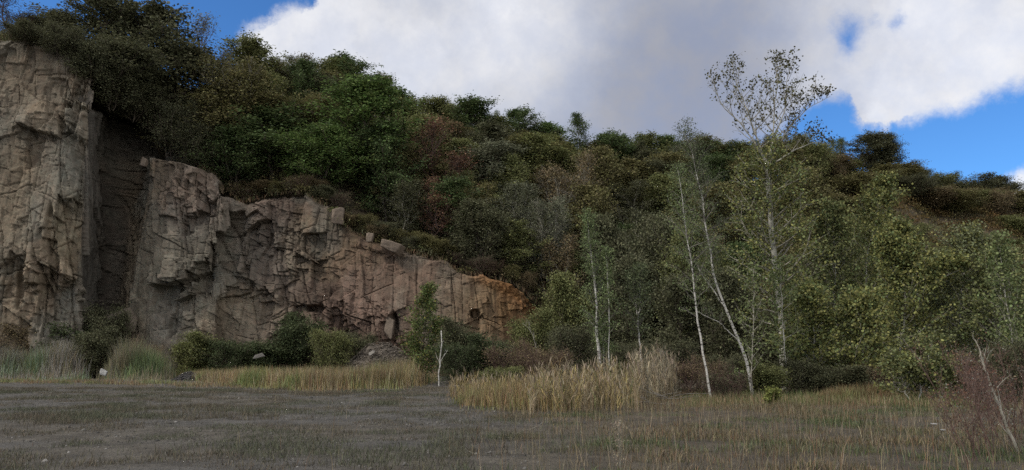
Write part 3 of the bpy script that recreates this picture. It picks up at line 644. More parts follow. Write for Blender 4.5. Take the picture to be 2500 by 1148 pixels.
c1, k1 = scatter_clumps(rg, 3400, (-60, 1960), (0.01, 1.0), 0, tint_slope, 1.0, 85)
v, q, per = leaves(rg, c1, 0.17, 0.6)
tag(mesh('undergrowth', v, q, None, M_LEAF, np.repeat(k1, per, 0)), 'low brown and green undergrowth covering the slope under the trees', None, None, 'stuff')
c1, k1 = scatter_clumps(rg, 2400, (1900, 2900), (0.05, 1.08), 0, tint_slope, 1.35, 140)
v, q, per = leaves(rg, c1, 0.20, 0.6)
tag(mesh('shrub_cover', v, q, None, M_LEAF, np.repeat(k1, per, 0)), 'brownish shrubs covering the hill on the right as one mass', None, None, 'stuff')
# ------------------------------------------------------------------ aspens and birches on the quarry floor
M_ASPEN = bark_material('aspen_bark', (0.24, 0.23, 0.19), (0.40, 0.385, 0.33), 4)
M_GREYTWIG = bark_material('grey_brown_twig', (0.075, 0.065, 0.055), (0.16, 0.15, 0.13), 5)
ASPEN_Y = (0.180, 0.182, 0.062); ASPEN_G = (0.120, 0.145, 0.060); BIRCH_G = (0.130, 0.165, 0.072)
def own_tree(name, label, cat, stems, mat, leafcol, lsize, seed, round_=True, alt=None, pa=0.0, flat=0.4, asp=0.7, group=None):
    """stems: list of dict(px=[(px, py)...], y=distance, r=base radius, prof, and grow() options)"""
    rng = np.random.default_rng(seed); T = Tubes(); TB = T if name == 'dead_birch' else Tubes(); C = []; CC = []
    g0 = P(*stems[0]['px'][0], stems[0]['y']); org = np.array((g0[0], g0[1], 0.0))
    for sdef in stems:
        y = sdef['y']; pts = [np.array(P(a, b, y)) for a, b in sdef['px']]
        pts = np.array(pts); 
        if sdef.get('foot', True): pts[0, 2] = min(pts[0, 2], 0.0) - 0.05
        n = sdef.get('n', 16); sl_ = np.concatenate([[0], np.cumsum(np.linalg.norm(np.diff(pts, axis=0), axis=1))])
        u = np.linspace(0, sl_[-1], n); tl = np.stack([np.interp(u, sl_, pts[:, k]) for k in range(3)], 1)
        k3 = np.array((.25, .5, .25)); 
        for k in (0, 1): tl[1:-1, k] = np.convolve(tl[:, k], k3, 'valid')
        tl += np.concatenate([np.zeros((1, 3)), rng.normal(0, sdef.get('wig', 0.02), (n - 1, 3)) * np.array((1, 1.5, 0))])
        tl[:, 1] += np.linspace(0, sdef.get('dy', 0.0), n)
        o = {k: v for k, v in sdef.items() if k not in ('px', 'y', 'r', 'prof', 'nlimb', 'n', 'foot', 'wig', 'dy', 'rt', 'col')}
        _, c = grow(rng, tl - org, np.linspace(sdef['r'] * 0.8, sdef.get('rt', 0.010), n), sdef['prof'], sdef['nlimb'], tubes=TB, trunkt=T, **o); C.append(c); CC.append(np.repeat(np.array([sdef.get('col', (0, 0, 0))]), len(c), 0))
    e = empty(name, tuple(org)); T.build('trunk', mat, e); C = np.concatenate(C)
    if TB.n and TB is not T: TB.build('branches', M_GREYTWIG if mat is M_BIRCH else M_PALEBARK if mat is M_ASPEN else mat, e)
    if len(C):
        v, q, per = leaves(rng, C, lsize, flat, round_, asp); col = vary(rng, len(C), per, leafcol, 0.3, alt, pa); oc = np.repeat(np.concatenate(CC), per, 0); col = np.where(oc.sum(1, keepdims=True) > 0, oc * (col.mean(1, keepdims=True) / np.mean(leafcol)), col)
        mesh('crown', v, q, None, M_LEAF, col, e)
    tag(e, label, cat, group); return e
D = dict
# the young birch with a leafy pointed crown and its thin companion stems
own_tree('birch', 'young leafy birch with a white trunk and pointed crown standing in the reeds', 'tree', [
    D(px=[(1470, 955), (1462, 860), (1455, 720), (1447, 640), (1440, 590), (1434, 525)], y=36, r=0.125, prof=[(0.30, 1.1), (0.4, 1.25), (0.7, 0.95), (1, .25)], nlimb=44, nsub=5, per=22, sig=0.13, ang=(1.0, 0.5), rise=0.02, droop=0.12, twig=0.005),
    D(px=[(1483, 955), (1488, 860), (1485, 700), (1478, 610)], y=35.6, r=0.04, prof=[(0.25, 0.7), (0.6, 0.9), (1, .3)], nlimb=22, nsub=5, per=22, sig=0.14, droop=0.1, twig=0.005),
    D(px=[(1478, 955), (1474, 880), (1468, 800)], y=36.3, r=0.03, prof=[(0.3, 0.9), (1, .4)], nlimb=14, nsub=4, per=20, sig=0.15, droop=0.1, twig=0.005)], M_BIRCH, BIRCH_G, 0.075, 301, False)
own_tree('birch', 'small white birch with a forked trunk right of the pointed young birch', 'tree', [
    D(px=[(1570, 955), (1566, 880), (1558, 790), (1553, 745), (1545, 690)], y=36, r=0.075, prof=[(0.45, .9), (0.75, 1.15), (1, .5)], nlimb=26, nsub=5, per=20, sig=0.16, droop=0.05, twig=0.005),
    D(px=[(1558, 790), (1563, 740), (1561, 660)], y=36, r=0.035, prof=[(0.2, .8), (0.6, 1.0), (1, .4)], nlimb=20, nsub=5, per=20, sig=0.16, foot=False, droop=0.05, twig=0.005)], M_BIRCH, (0.10, 0.12, 0.06), 0.075, 302, False)
own_tree('birch', 'thin white birch leaning left with nearly leafless lower trunk', 'tree', [
    D(px=[(1737, 975), (1724, 900), (1712, 840), (1698, 740), (1688, 660), (1678, 580), (1666, 480), (1656, 410)], y=28.5, r=0.062, prof=[(0.35, 0.9), (0.6, 1.2), (0.85, 1.0), (1, .3)], nlimb=46, nsub=5, per=16, sig=0.13, ang=(1.1, 0.5), droop=0.2, twig=0.0045, rise=0.0)], M_BIRCH, BIRCH_G, 0.06, 303, False)
own_tree('birch', 'tall white birch with a thick crooked trunk leaning left and drooping fine twigs', 'tree', [
    D(px=[(1838, 965), (1832, 900), (1812, 850), (1790, 800), (1768, 748), (1748, 690), (1738, 640), (1728, 585), (1716, 500), (1700, 420), (1690, 365), (1668, 322)], y=30, r=0.088, prof=[(0.45, 0.9), (0.7, 1.35), (0.9, 1.1), (1, .5)], nlimb=56, nsub=7, per=19, sig=0.13, ang=(1.0, 0.6), droop=0.28, rise=-0.03, twig=0.004),
    D(px=[(1768, 748), (1735, 700), (1700, 650)], y=30, r=0.03, prof=[(0.3, .6), (1, .3)], nlimb=10, nsub=4, per=9, foot=False, droop=0.15, twig=0.004),
    D(px=[(1800, 830), (1760, 790), (1700, 760)], y=30, r=0.022, prof=[(0.3, .5), (1, .3)], nlimb=9, nsub=4, per=9, foot=False, droop=0.1, twig=0.004)], M_BIRCH, (0.095, 0.115, 0.058), 0.055, 304, False)
own_tree('sapling', 'straight thin pale sapling beside the crooked birch foot', 'tree', [
    D(px=[(1834, 975), (1836, 880), (1839, 780), (1841, 655)], y=28.8, r=0.04, prof=[(0.15, 0.9), (0.6, 0.8), (1, .3)], nlimb=24, nsub=4, per=10, sig=0.14, twig=0.005, ang=(1.2, 0.5))], M_PALEBARK, ASPEN_G, 0.07, 305)
# the tall aspen; leaves of its head coloured darker to imitate backlighting
own_tree('aspen', 'tallest tree, a pale trunked aspen with a sparse open top against the sky', 'tree', [
    D(px=[(1913, 945), (1911, 830), (1903, 720), (1890, 640), (1883, 560), (1878, 470), (1872, 395)], y=38, r=0.23, rt=0.11, prof=[(0.26, 2.0), (0.45, 2.9), (0.7, 2.7), (1.0, 1.3)], nlimb=60, nsub=8, per=24, sig=0.2, ang=(1.35, 0.8), rise=0.04, twig=0.006, limb_r=0.22),
    D(px=[(1872, 395), (1850, 330), (1832, 270), (1806, 200), (1798, 140)], y=38, r=0.062, prof=[(0.1, 2.75), (0.4, 2.46), (0.75, 1.45), (1, 0.58)], nlimb=20, nsub=6, per=4, sig=0.12, ang=(0.9, 0.35), rise=0.05, foot=False, col=(0.082, 0.080, 0.034), twig=0.006, dy=0.8),
    D(px=[(1872, 395), (1888, 340), (1886, 260), (1893, 200), (1884, 150)], y=38, r=0.062, prof=[(0.1, 2.17), (0.4, 2.03), (0.75, 1.45), (1, 0.43)], nlimb=18, nsub=6, per=4, sig=0.16, ang=(0.9, 0.35), foot=False, col=(0.082, 0.080, 0.034), twig=0.006, dy=-0.5),
    D(px=[(1878, 400), (1905, 350), (1935, 300), (1985, 255), (2040, 225)], y=38, r=0.055, prof=[(0.1, 2.17), (0.5, 2.17), (0.8, 1.30), (1, 0.43)], nlimb=20, nsub=6, per=5, sig=0.16, ang=(0.9, 0.5), foot=False, col=(0.082, 0.080, 0.034), twig=0.006, dy=0.6),
    D(px=[(1872, 400), (1835, 345), (1795, 300), (1750, 260), (1728, 205)], y=38, r=0.06, prof=[(0.15, 1.89), (0.5, 1.74), (0.8, 1.16), (1, 0.43)], nlimb=14, nsub=5, per=4, sig=0.15, ang=(0.8, 0.5), foot=False, col=(0.082, 0.080, 0.034), twig=0.006, dy=-0.8),
    D(px=[(1888, 340), (1915, 270), (1915, 200), (1932, 150)], y=38, r=0.05, prof=[(0.15, 1.45), (0.5, 1.30), (1, 0.43)], nlimb=14, nsub=5, per=4, sig=0.15, ang=(0.8, 0.4), foot=False, col=(0.082, 0.080, 0.034), twig=0.006, dy=-0.4),
    D(px=[(1895, 395), (1950, 360), (2000, 340), (2040, 345)], y=38, r=0.05, prof=[(0.1, 1.74), (0.5, 1.59), (1, 0.43)], nlimb=14, nsub=5, per=5, sig=0.16, ang=(0.8, 0.5), foot=False, col=(0.082, 0.080, 0.034), twig=0.006, dy=0.7)], M_ASPEN, ASPEN_Y, 0.105, 310, True, ASPEN_G, 0.45)
own_tree('sapling', 'slender pale sapling in front of the tall aspen trunk', 'tree', [
    D(px=[(1920, 960), (1918, 900), (1914, 830), (1906, 700), (1905, 640)], y=32, r=0.045, prof=[(0.2, .7), (0.6, .9), (1, .4)], nlimb=22, nsub=5, per=14, sig=0.15, twig=0.005, ang=(1.3, 0.7))], M_ASPEN, ASPEN_G, 0.085, 311)
own_tree('aspen', 'slanting slim aspen on the right with yellowing leaves near its top', 'tree', [
    D(px=[(2105, 960), (2108, 850), (2112, 720), (2115, 660), (2121, 600), (2138, 550), (2150, 510), (2165, 450)], y=41, r=0.08, prof=[(0.25, 1.5), (0.5, 1.9), (0.75, 1.8), (1, .6)], nlimb=48, nsub=7, per=27, sig=0.2, ang=(1.2, 0.6), twig=0.006)], M_ASPEN, ASPEN_Y, 0.115, 312, True, ASPEN_G, 0.3)
own_tree('aspen', 'spreading aspen with a bent pale trunk and round yellow green leaves', 'tree', [
    D(px=[(2190, 965), (2195, 870), (2206, 800), (2212, 730), (2207, 690)], y=35, r=0.11, prof=[(0.15, 1.4), (0.5, 2.2), (1.0, 1.2)], nlimb=34, nsub=7, per=32, sig=0.2, ang=(1.35, 0.8), twig=0.006),
    D(px=[(2207, 690), (2180, 650), (2165, 600)], y=35, r=0.05, prof=[(0.1, 1.2), (0.6, 1.2), (1, .4)], nlimb=18, nsub=6, per=32, sig=0.19, foot=False, twig=0.006),
    D(px=[(2207, 690), (2225, 640), (2210, 560)], y=35, r=0.05, prof=[(0.1, 1.2), (0.6, 1.2), (1, .4)], nlimb=18, nsub=6, per=32, sig=0.19, foot=False, twig=0.006, dy=.6),
    D(px=[(2210, 740), (2270, 690), (2330, 660)], y=35, r=0.045, prof=[(0.1, 1.2), (0.6, 1.1), (1, .5)], nlimb=18, nsub=6, per=32, sig=0.19, foot=False, twig=0.006, dy=-.6)], M_ASPEN, ASPEN_Y, 0.105, 313, True, ASPEN_G, 0.35)
own_tree('aspen', 'low leafy aspen between the tall aspen and the bent one', 'tree', [
    D(px=[(2040, 965), (2042, 860), (2035, 760), (2040, 640), (2030, 520)], y=39, r=0.09, prof=[(0.1, 1.6), (0.4, 2.1), (0.75, 1.7), (1, .6)], nlimb=52, nsub=7, per=29, sig=0.2, ang=(1.3, 0.6), twig=0.006)], M_ASPEN, (0.14, 0.145, 0.058), 0.105, 314, True, ASPEN_G, 0.4)
own_tree('aspen', 'wide aspen with grey green leaves reaching towards the right frame edge', 'tree', [
    D(px=[(2350, 960), (2352, 860), (2340, 760), (2355, 660), (2370, 580)], y=36, r=0.09, prof=[(0.1, 1.6), (0.4, 2.1), (0.75, 1.8), (1, .7)], nlimb=50, nsub=7, per=29, sig=0.2, ang=(1.3, 0.6), twig=0.006)], M_ASPEN, (0.13, 0.145, 0.075), 0.10, 315, True, ASPEN_Y, 0.3)
own_tree('aspen', 'low yellow green aspen right of the slender sapling before the tall aspen', 'tree', [
    D(px=[(1985, 975), (1984, 900), (1990, 820), (1980, 720)], y=33, r=0.07, prof=[(0.12, 1.3), (0.4, 1.7), (0.75, 1.4), (1, .6)], nlimb=46, nsub=7, per=26, sig=0.2, ang=(1.4, 0.7), twig=0.006)], M_ASPEN, ASPEN_Y, 0.10, 341, True, ASPEN_G, 0.35)
own_tree('aspen', 'low yellow green aspen below the slanting slim aspen', 'tree', [
    D(px=[(2105, 970), (2100, 900), (2110, 830), (2105, 740)], y=33, r=0.07, prof=[(0.12, 1.3), (0.4, 1.6), (0.75, 1.4), (1, .6)], nlimb=46, nsub=7, per=26, sig=0.2, ang=(1.4, 0.7), twig=0.006)], M_ASPEN, ASPEN_Y, 0.10, 342, True, ASPEN_G, 0.35)
own_tree('aspen', 'leafy aspen at the right frame edge behind the bent sapling', 'tree', [
    D(px=[(2440, 960), (2438, 860), (2445, 760), (2440, 640)], y=34, r=0.07, prof=[(0.2, 1.4), (0.5, 1.9), (0.75, 1.6), (1, .7)], nlimb=46, nsub=7, per=26, sig=0.2, ang=(1.4, 0.7), twig=0.006)], M_ASPEN, (0.15, 0.16, 0.065), 0.10, 343, True, ASPEN_G, 0.35)
own_tree('sapling', 'pale bent sapling near the right frame edge in front of dark bushes', 'tree', [
    D(px=[(2490, 940), (2480, 880), (2468, 800), (2455, 740), (2448, 680), (2440, 600)], y=27, r=0.05, prof=[(0.25, .8), (0.6, 1.1), (1, .5)], nlimb=26, nsub=5, per=18, sig=0.16, twig=0.005)], M_ASPEN, ASPEN_G, 0.085, 316)
own_tree('sapling', 'low bush like sapling with round pale leaves over dark shade at the wood edge', 'tree', [
    D(px=[(2240, 985), (2250, 930), (2265, 880), (2275, 840)], y=26.5, r=0.04, prof=[(0.2, 1.6), (0.6, 1.2), (1, .4)], nlimb=16, nsub=6, per=25, sig=0.15, twig=0.005, ang=(1.4, 0.8)),
    D(px=[(2220, 985), (2205, 930), (2190, 880)], y=26.5, r=0.03, prof=[(0.2, .8), (0.6, .9), (1, .4)], nlimb=16, nsub=6, per=25, sig=0.15, twig=0.005, ang=(1.4, 0.8)),
    D(px=[(2260, 985), (2310, 930), (2340, 890)], y=26.5, r=0.03, prof=[(0.2, .8), (0.6, .9), (1, .4)], nlimb=16, nsub=6, per=25, sig=0.15, twig=0.005, ang=(1.4, 0.8))], M_ASPEN, (0.125, 0.140, 0.062), 0.08, 317, True, ASPEN_Y, .3)
own_tree('sapling', 'small bright yellow green seedling at the wood edge below the tall aspen', 'tree', [
    D(px=[(1880, 990), (1882, 975), (1886, 962)], y=25, r=0.012, rt=.005, n=6, prof=[(0.2, .35), (1, .2)], nlimb=12, nsub=4, per=22, sig=0.07, twig=0.004)], M_BARK, (0.15, 0.165, 0.05), 0.06, 318)
# young green tree and the dead birch at the foot of the rock wall
own_tree('young_tree', 'young green bushy tree growing before the brown rock wall', 'tree', [
    D(px=[(1032, 905), (1033, 850), (1038, 780), (1045, 705)], y=46, r=0.07, prof=[(0.08, 1.4), (0.3, 1.7), (0.65, 1.2), (1, .3)], nlimb=36, nsub=7, per=22, sig=0.16, ang=(1.25, 0.6), twig=0.006),
    D(px=[(1030, 905), (1015, 860), (1005, 820)], y=46, r=0.04, prof=[(0.1, .7), (1, .3)], nlimb=14, nsub=5, per=17, sig=0.16, twig=0.006),
    D(px=[(1036, 905), (1055, 850), (1068, 790)], y=46, r=0.04, prof=[(0.1, .7), (1, .3)], nlimb=14, nsub=5, per=17, sig=0.16, twig=0.006)], M_BARK, (0.090, 0.118, 0.040), 0.12, 320, False, (0.20, 0.17, 0.05), 0.12)
own_tree('dead_birch', 'dead white birch stem with a broken top beside the young green tree', 'dead tree', [
    D(px=[(1072, 928), (1074, 890), (1077, 860), (1079, 808)], y=42, r=0.055, rt=.028, n=9, wig=.035, prof=[(0.35, .7), (0.9, .3)], nlimb=4, nsub=2, per=0, twig=0.006),
    D(px=[(1075, 885), (1086, 868), (1094, 855)], y=42, r=0.02, n=6, prof=[(0.4, .3), (0.9, .3)], nlimb=2, nsub=1, per=0, foot=False, twig=0.006)], M_BIRCH, (0.1, 0.1, 0.1), 0.05, 321)
own_tree('sapling', 'leafless pale curved sapling before the ochre soil bank', 'tree', [
    D(px=[(1322, 940), (1312, 870), (1306, 830), (1290, 800), (1276, 790)], y=44, r=0.035, n=10, prof=[(0.2, .8), (1, .4)], nlimb=9, nsub=4, per=2, twig=0.006)], M_PALEBARK, (0.12, 0.10, 0.05), 0.07, 322)
# leaning sapling and red brown brush close to the camera on the right
own_tree('leaning_sapling', 'bare pale sapling leaning left in the right foreground', 'tree', [
    D(px=[(2512, 1190), (2492, 1130), (2476, 1080), (2450, 1025), (2430, 970), (2414, 920), (2398, 880), (2384, 830)], y=13, r=0.042, rt=0.008, prof=[(0.25, .45), (0.7, .45), (1, .2)], nlimb=9, nsub=4, per=1, sig=0.08, twig=0.003, rise=0.03, wig=0.012)], M_PALEBARK, (0.12, 0.10, 0.06), 0.045, 330)
for i, (px, y, lab) in enumerate(((2395, 12.5, 'red brown twiggy brush in the right foreground left of the leaning sapling'), (2470, 14.5, 'red brown twiggy brush behind the leaning sapling at the frame edge'), (2420, 18, 'dull red brush between the leaning sapling and the dark aspens'))):
    st = []; rr = np.random.default_rng(400 + i); by = 870 + EYE * F / y
    for q in range(11):
        bx = px + rr.uniform(-40, 45); ln_ = rr.uniform(110, 250) * 13 / y; dx = rr.uniform(-0.75, 0.15)
        st.append(D(px=[(bx, by), (bx + dx * ln_ * 0.45, by - ln_ * 0.5), (bx + dx * ln_, by - ln_)], y=y + rr.uniform(-.8, .8), r=0.011, rt=0.004, n=7, prof=[(0.2, .45), (0.6, .5), (1, .25)], nlimb=10, nsub=5, per=1.6, sig=0.07, twig=0.0028, rise=0.03, wig=0.01))
    own_tree('brush', lab, 'shrub', st, M_REDTWIG, (0.13, 0.075, 0.05), 0.035, 410 + i, False, (0.16, 0.16, 0.13), 0.25)

# ------------------------------------------------------------------ bushes and thickets along the foot of the slope
BUSHES = [
 ('bush', 160, 792, 54, 130, 'db', 'dark green bush against the foot of the tallest cliff'),
 ('bush2', 255, 770, 55, 110, 'dk', 'dark brush in the damp recess between the two buttresses'),
 ('bush2', 60, 812, 53, 120, 'br', 'dry brown bush at the left frame edge under the cliff'),
 ('bush', 232, 815, 51, 90, 'dk', 'dark bush in front of the damp recess behind the pale stone'),
 ('twigs', 350, 838, 54, 90, 'br', 'brown twiggy weeds at the foot of the second buttress'),
 ('bush', 480, 828, 54, 110, 'ol', 'olive green bush at the foot of the second buttress right side'),
 ('bush2', 570, 843, 53, 130, 'db', 'low dark green bramble left of the grey half hidden rock'),
 ('bush', 655, 838, 54, 130, 'db', 'low dark green bramble behind the grey half hidden rock'),
 ('bush', 735, 786, 55, 110, 'db', 'tallest dark green bush in the bramble bank at the wall foot'),
 ('bush2', 805, 822, 52, 100, 'ol', 'olive bush left of the scree slope'),
 ('bush2', 870, 826, 55, 90, 'dk', 'dark low bush on top of the scree slope'),
 ('bush', 1110, 800, 47, 90, 'dk', 'dark bush behind the dead white birch stem'),
 ('bush2', 1120, 855, 43, 110, 'db', 'deep green bush right of the dead white birch stem'),
 ('bush', 1195, 835, 44, 120, 'db', 'green bramble bush below the orange brown rock'),
 ('twigs', 1255, 845, 42, 140, 'br', 'tangled brown twig bush below the orange brown rock'),
 ('twigs', 1335, 850, 38, 140, 'br', 'purple brown leafless thicket left of the yellow reeds'),
 ('bush2', 1400, 815, 42, 120, 'dk', 'dark thicket between the leafless thicket and the young birch'),
 ('bush2', 1225, 905, 36, 110, 'ol', 'low olive bush behind the thin tan grass'),
 ('bush', 1300, 780, 52, 100, 'ol', 'olive bush growing on the ochre soil bank'),
 ('bush2', 1530, 850, 40, 110, 'dk', 'dark bush in the shade right of the young birch'),
 ('bush2', 1640, 850, 36, 130, 'dk', 'dark bush behind the tallest reeds'),
 ('twigs', 1710, 880, 31, 120, 'br', 'brown twig bush at the foot of the thin leaning birch'),
 ('bush2', 1790, 880, 32, 120, 'dk', 'dark bush behind the foot of the crooked birch'),
 ('twigs', 1770, 905, 29, 110, 'dk', 'dark twig bush between the two leaning birch feet'),
 ('bush', 1865, 895, 31, 110, 'ol', 'leafy bush right of the crooked birch foot'),
 ('bush2', 1960, 890, 32, 120, 'dk', 'dark bush right of the tall aspen foot'),
 ('bush', 2050, 905, 31, 130, 'dk', 'dark bush behind the rusty grass patch'),
 ('twigs', 2130, 890, 32, 120, 'br', 'brown twig bush above the rusty grass patch'),
 ('bush', 2400, 870, 29, 130, 'dk', 'dark bush at the wood edge behind the red brown brush'),
 ('bush2', 2480, 850, 26, 110, 'dk', 'dark bush at the right frame edge under the bent sapling'),
 ('bush2', 2330, 900, 30, 110, 'ol', 'olive bush right of the low round leaved sapling'),
]
for row in BUSHES:
    key, px, top, y, w, tint, lab = row
    place(key, px, top, y, w, tint, lab, 'bush', None, zb=float(ground_h(np.array(float(GX(px, y, 0))), np.array(float(y)))) if y < float(lerpc(HP, px)) else None)
# ------------------------------------------------------------------ grasses and reeds
def blade_obj(name, label, base, h, w, lean, col, seed, ldir=None):
    rng = np.random.default_rng(seed); v, q, tr = blades(rng, base, h, w, lean, ldir=ldir)
    return tag(mesh(name, v, q, tr, M_GRASS, np.repeat(np.clip(col, .01, .6), 5, 0)), label, None, None, 'stuff')
def area(rng, n, pxr, yr):
    px = rng.uniform(*pxr, n); y = np.sqrt(rng.uniform(yr[0] ** 2, yr[1] ** 2, n)); return px, y
def setz(px, y): x = GX(px, y, 0.0); return np.stack([x, y, ground_h(x, y)], 1)
def mixcol(rng, n, cols, wts, amt=0.2):
    i = rng.choice(len(cols), n, p=np.array(wts) / sum(wts)); return np.array(cols)[i] * (1 + amt * rng.normal(size=(n, 1)).clip(-2, 2))
TAN = (0.225, 0.178, 0.108); YEL = (0.250, 0.195, 0.085); STRAW = (0.290, 0.245, 0.165); GRN = (0.100, 0.115, 0.048); RUS = (0.190, 0.115, 0.065); GRYG = (0.170, 0.160, 0.125)
rg = np.random.default_rng(77)
# short dry grass of the floor, denser and taller to the right
N = 620000; px, y = area(rg, N, (-60, 2560), (9.6, 40)); b = setz(px, y); gm = green_mask(b[:, 0], b[:, 1])
cl = fbm(b[:, 0] * 0.9, b[:, 1] * 0.9, 210, 3); cl2 = fbm(b[:, 0] * 0.25, b[:, 1] * 0.3, 220, 3)
pr = 0.04 + 0.62 * gm * sstep(0.36, 0.62, cl) * sstep(0.25, 0.5, cl2 + 0.1) + 0.62 * (1 - gm) * sstep(0.46, 0.60, cl) + 0.25 * (1 - gm) * sstep(0.56, 0.66, cl2)
m_ = rg.random(N) < pr; b, gm, cl2 = b[m_], gm[m_], cl2[m_]; n = len(b)
h = (0.04 + 0.11 * rg.random(n) ** 2) * (1 - gm) + gm * (0.05 + 0.12 * rg.random(n) ** 1.8); h *= 0.7 + 0.8 * sstep(.4, .65, cl2)
col = mixcol(rg, n, [TAN, GRN, RUS, GRYG, STRAW], [0.42, 0.20, 0.14, 0.14, 0.10]); g2 = (1 - gm)[:, None]; gp = sstep(.48, .62, fbm(b[:, 0] * 0.3, b[:, 1] * 0.5, 260, 3))[:, None]; col = col * 0.68 * (1 + np.array((-.42, -.12, -.35)) * gp); col = col * (1 - 0.6 * g2) + 0.6 * g2 * np.array((0.085, 0.079, 0.064))
blade_obj('grass', 'short dry grass over the quarry floor', b, h, 0.006 + 0.005 * rg.random(n), rg.uniform(0.1, 1.2, n), col, 1)
# straw stalks standing above it
N = 9000; px, y = area(rg, N, (500, 2560), (9.6, 34)); b = setz(px, y); gm = green_mask(b[:, 0], b[:, 1]); m_ = rg.random(N) < gm * 0.9 + 0.06; b = b[m_]; n = len(b)
blade_obj('grass_stalks', 'thin straw stalks above the short grass', b, rg.uniform(0.22, 0.55, n), 0.007, rg.uniform(0, 0.4, n), mixcol(rg, n, [STRAW, TAN, RUS], [.3, .5, .2]) * 0.8, 2)
# strip of tan grass along the far side of the floor
def strip(name, label, n, pxr, base_top, hfun, cols, wts, seed, w=0.018, lean=(0.05, 0.35), depth=6.0, gap=0.0):
    rr = np.random.default_rng(seed); px = rr.uniform(*pxr, n); yf = GY(lerpc(base_top, px)); y = yf + depth * rr.random(n) ** 1.2 + 0.7 * (fbm(px * 0.03, px * 0, 233) - 0.5)
    fr = rr.random(n) < 0.32; back = np.where(fr, rr.exponential(2.0, n), 0) * (yf / 40); y = y - back; edge = sstep(pxr[0], pxr[0] + 60, px + 50 * (fbm(y * 0.6, px * 0.01, 234) - .5)) * (1 - sstep(pxr[1] - 60, pxr[1], px + 50 * (fbm(y * 0.6, px * 0.01, 235) - .5)))
    edge = np.where((px < 60) | (px > 2440), 1, edge)
    b = setz(px, y); d = fbm(b[:, 0] * 0.8, b[:, 1] * 0.8, seed, 3); m = rr.random(n) < sstep(gap, gap + 0.25, d) * (0.05 + 0.95 * edge); b, px, d, back, edge = b[m], px[m], d[m], back[m], edge[m]; k = len(b)
    h = hfun(px) * rr.uniform(0.40, 1.2, k) * (0.6 + 0.8 * d) * np.exp(-back * 0.45) * (0.5 + 0.5 * edge)
    return blade_obj(name, label, b, h, w * rr.uniform(.7, 1.4, k), rr.uniform(*lean, k), mixcol(rr, k, cols, wts) * (0.55 + 0.9 * fbm(b[:, 0] * 0.5, b[:, 1] * 0.8, seed + 9, 3))[:, None] * (1 + np.array((-.25, .05, -.25)) * sstep(.5, .65, fbm(b[:, 0] * 0.35, b[:, 1] * 0.6, seed + 4, 3))[:, None]), seed)
strip('tan_grass', 'strip of tan grass along the far side of the quarry floor', 26000, (430, 1075), [(430, 926), (600, 944), (760, 952), (960, 948), (1075, 936)], lambda p: lerpc([(430, .5), (600, .85), (800, 1.0), (1000, 1.4), (1075, .9)], p), [TAN, YEL, RUS, GRN, STRAW], [.42, .18, .14, .10, .16], 61, depth=7, gap=.15)
strip('green_fringe', 'green weeds behind the strip of tan grass', 9000, (400, 960), [(400, 925), (960, 926)], lambda p: 0.75 + 0 * p, [GRN, TAN, YEL], [.6, .25, .15], 62, depth=4)
strip('feather_grass', 'tall grey feathery grass at the foot of the tallest cliff', 15000, (-60, 225), [(-60, 925), (120, 925), (225, 926)], lambda p: lerpc([(-60, 2.0), (100, 2.4), (215, 2.9)], p), [(0.27, 0.255, 0.23), TAN, GRN, GRYG], [.44, .22, .12, .22], 63, w=0.022, depth=3.0)
strip('pale_grass', 'pale green and straw grass between the pale stone and the dark heap', 11000, (235, 430), [(235, 926), (430, 927)], lambda p: lerpc([(235, 1.3), (300, 2.4), (380, 2.2), (430, 1.3)], p), [GRYG, (0.16, 0.17, 0.09), TAN, STRAW], [.35, .3, .2, .15], 64, w=0.020, depth=3.5)
strip('low_grass', 'low reddish grass edge in front of the tall grasses', 9000, (-60, 620), [(-60, 934), (300, 940), (620, 950)], lambda p: 0.22 + 0 * p, [TAN, RUS, GRYG], [.5, .3, .2], 65, depth=5, gap=.3)
strip('golden_grass', 'thin golden grass left of the reeds', 9000, (1090, 1420), [(1090, 985), (1250, 1000), (1420, 1005)], lambda p: lerpc([(1090, .4), (1200, .75), (1420, .8)], p), [TAN, YEL, RUS, GRN], [.45, .28, .15, .12], 66, w=0.014, depth=8, gap=.12)
strip('rusty_grass', 'rusty dry grass patch at the wood edge on the right', 6000, (1980, 2200), [(1980, 985), (2200, 985)], lambda p: 0.55 + 0 * p, [RUS, TAN, (0.14, .08, .05)], [.45, .35, .2], 67, w=0.012, depth=5)
strip('edge_grass', 'green brown grass along the wood edge', 12000, (1640, 2420), [(1640, 1000), (1750, 990), (2100, 992), (2420, 1002)], lambda p: 0.30 + 0 * p, [GRN, TAN, RUS], [.5, .35, .15], 68, w=0.012, depth=6)
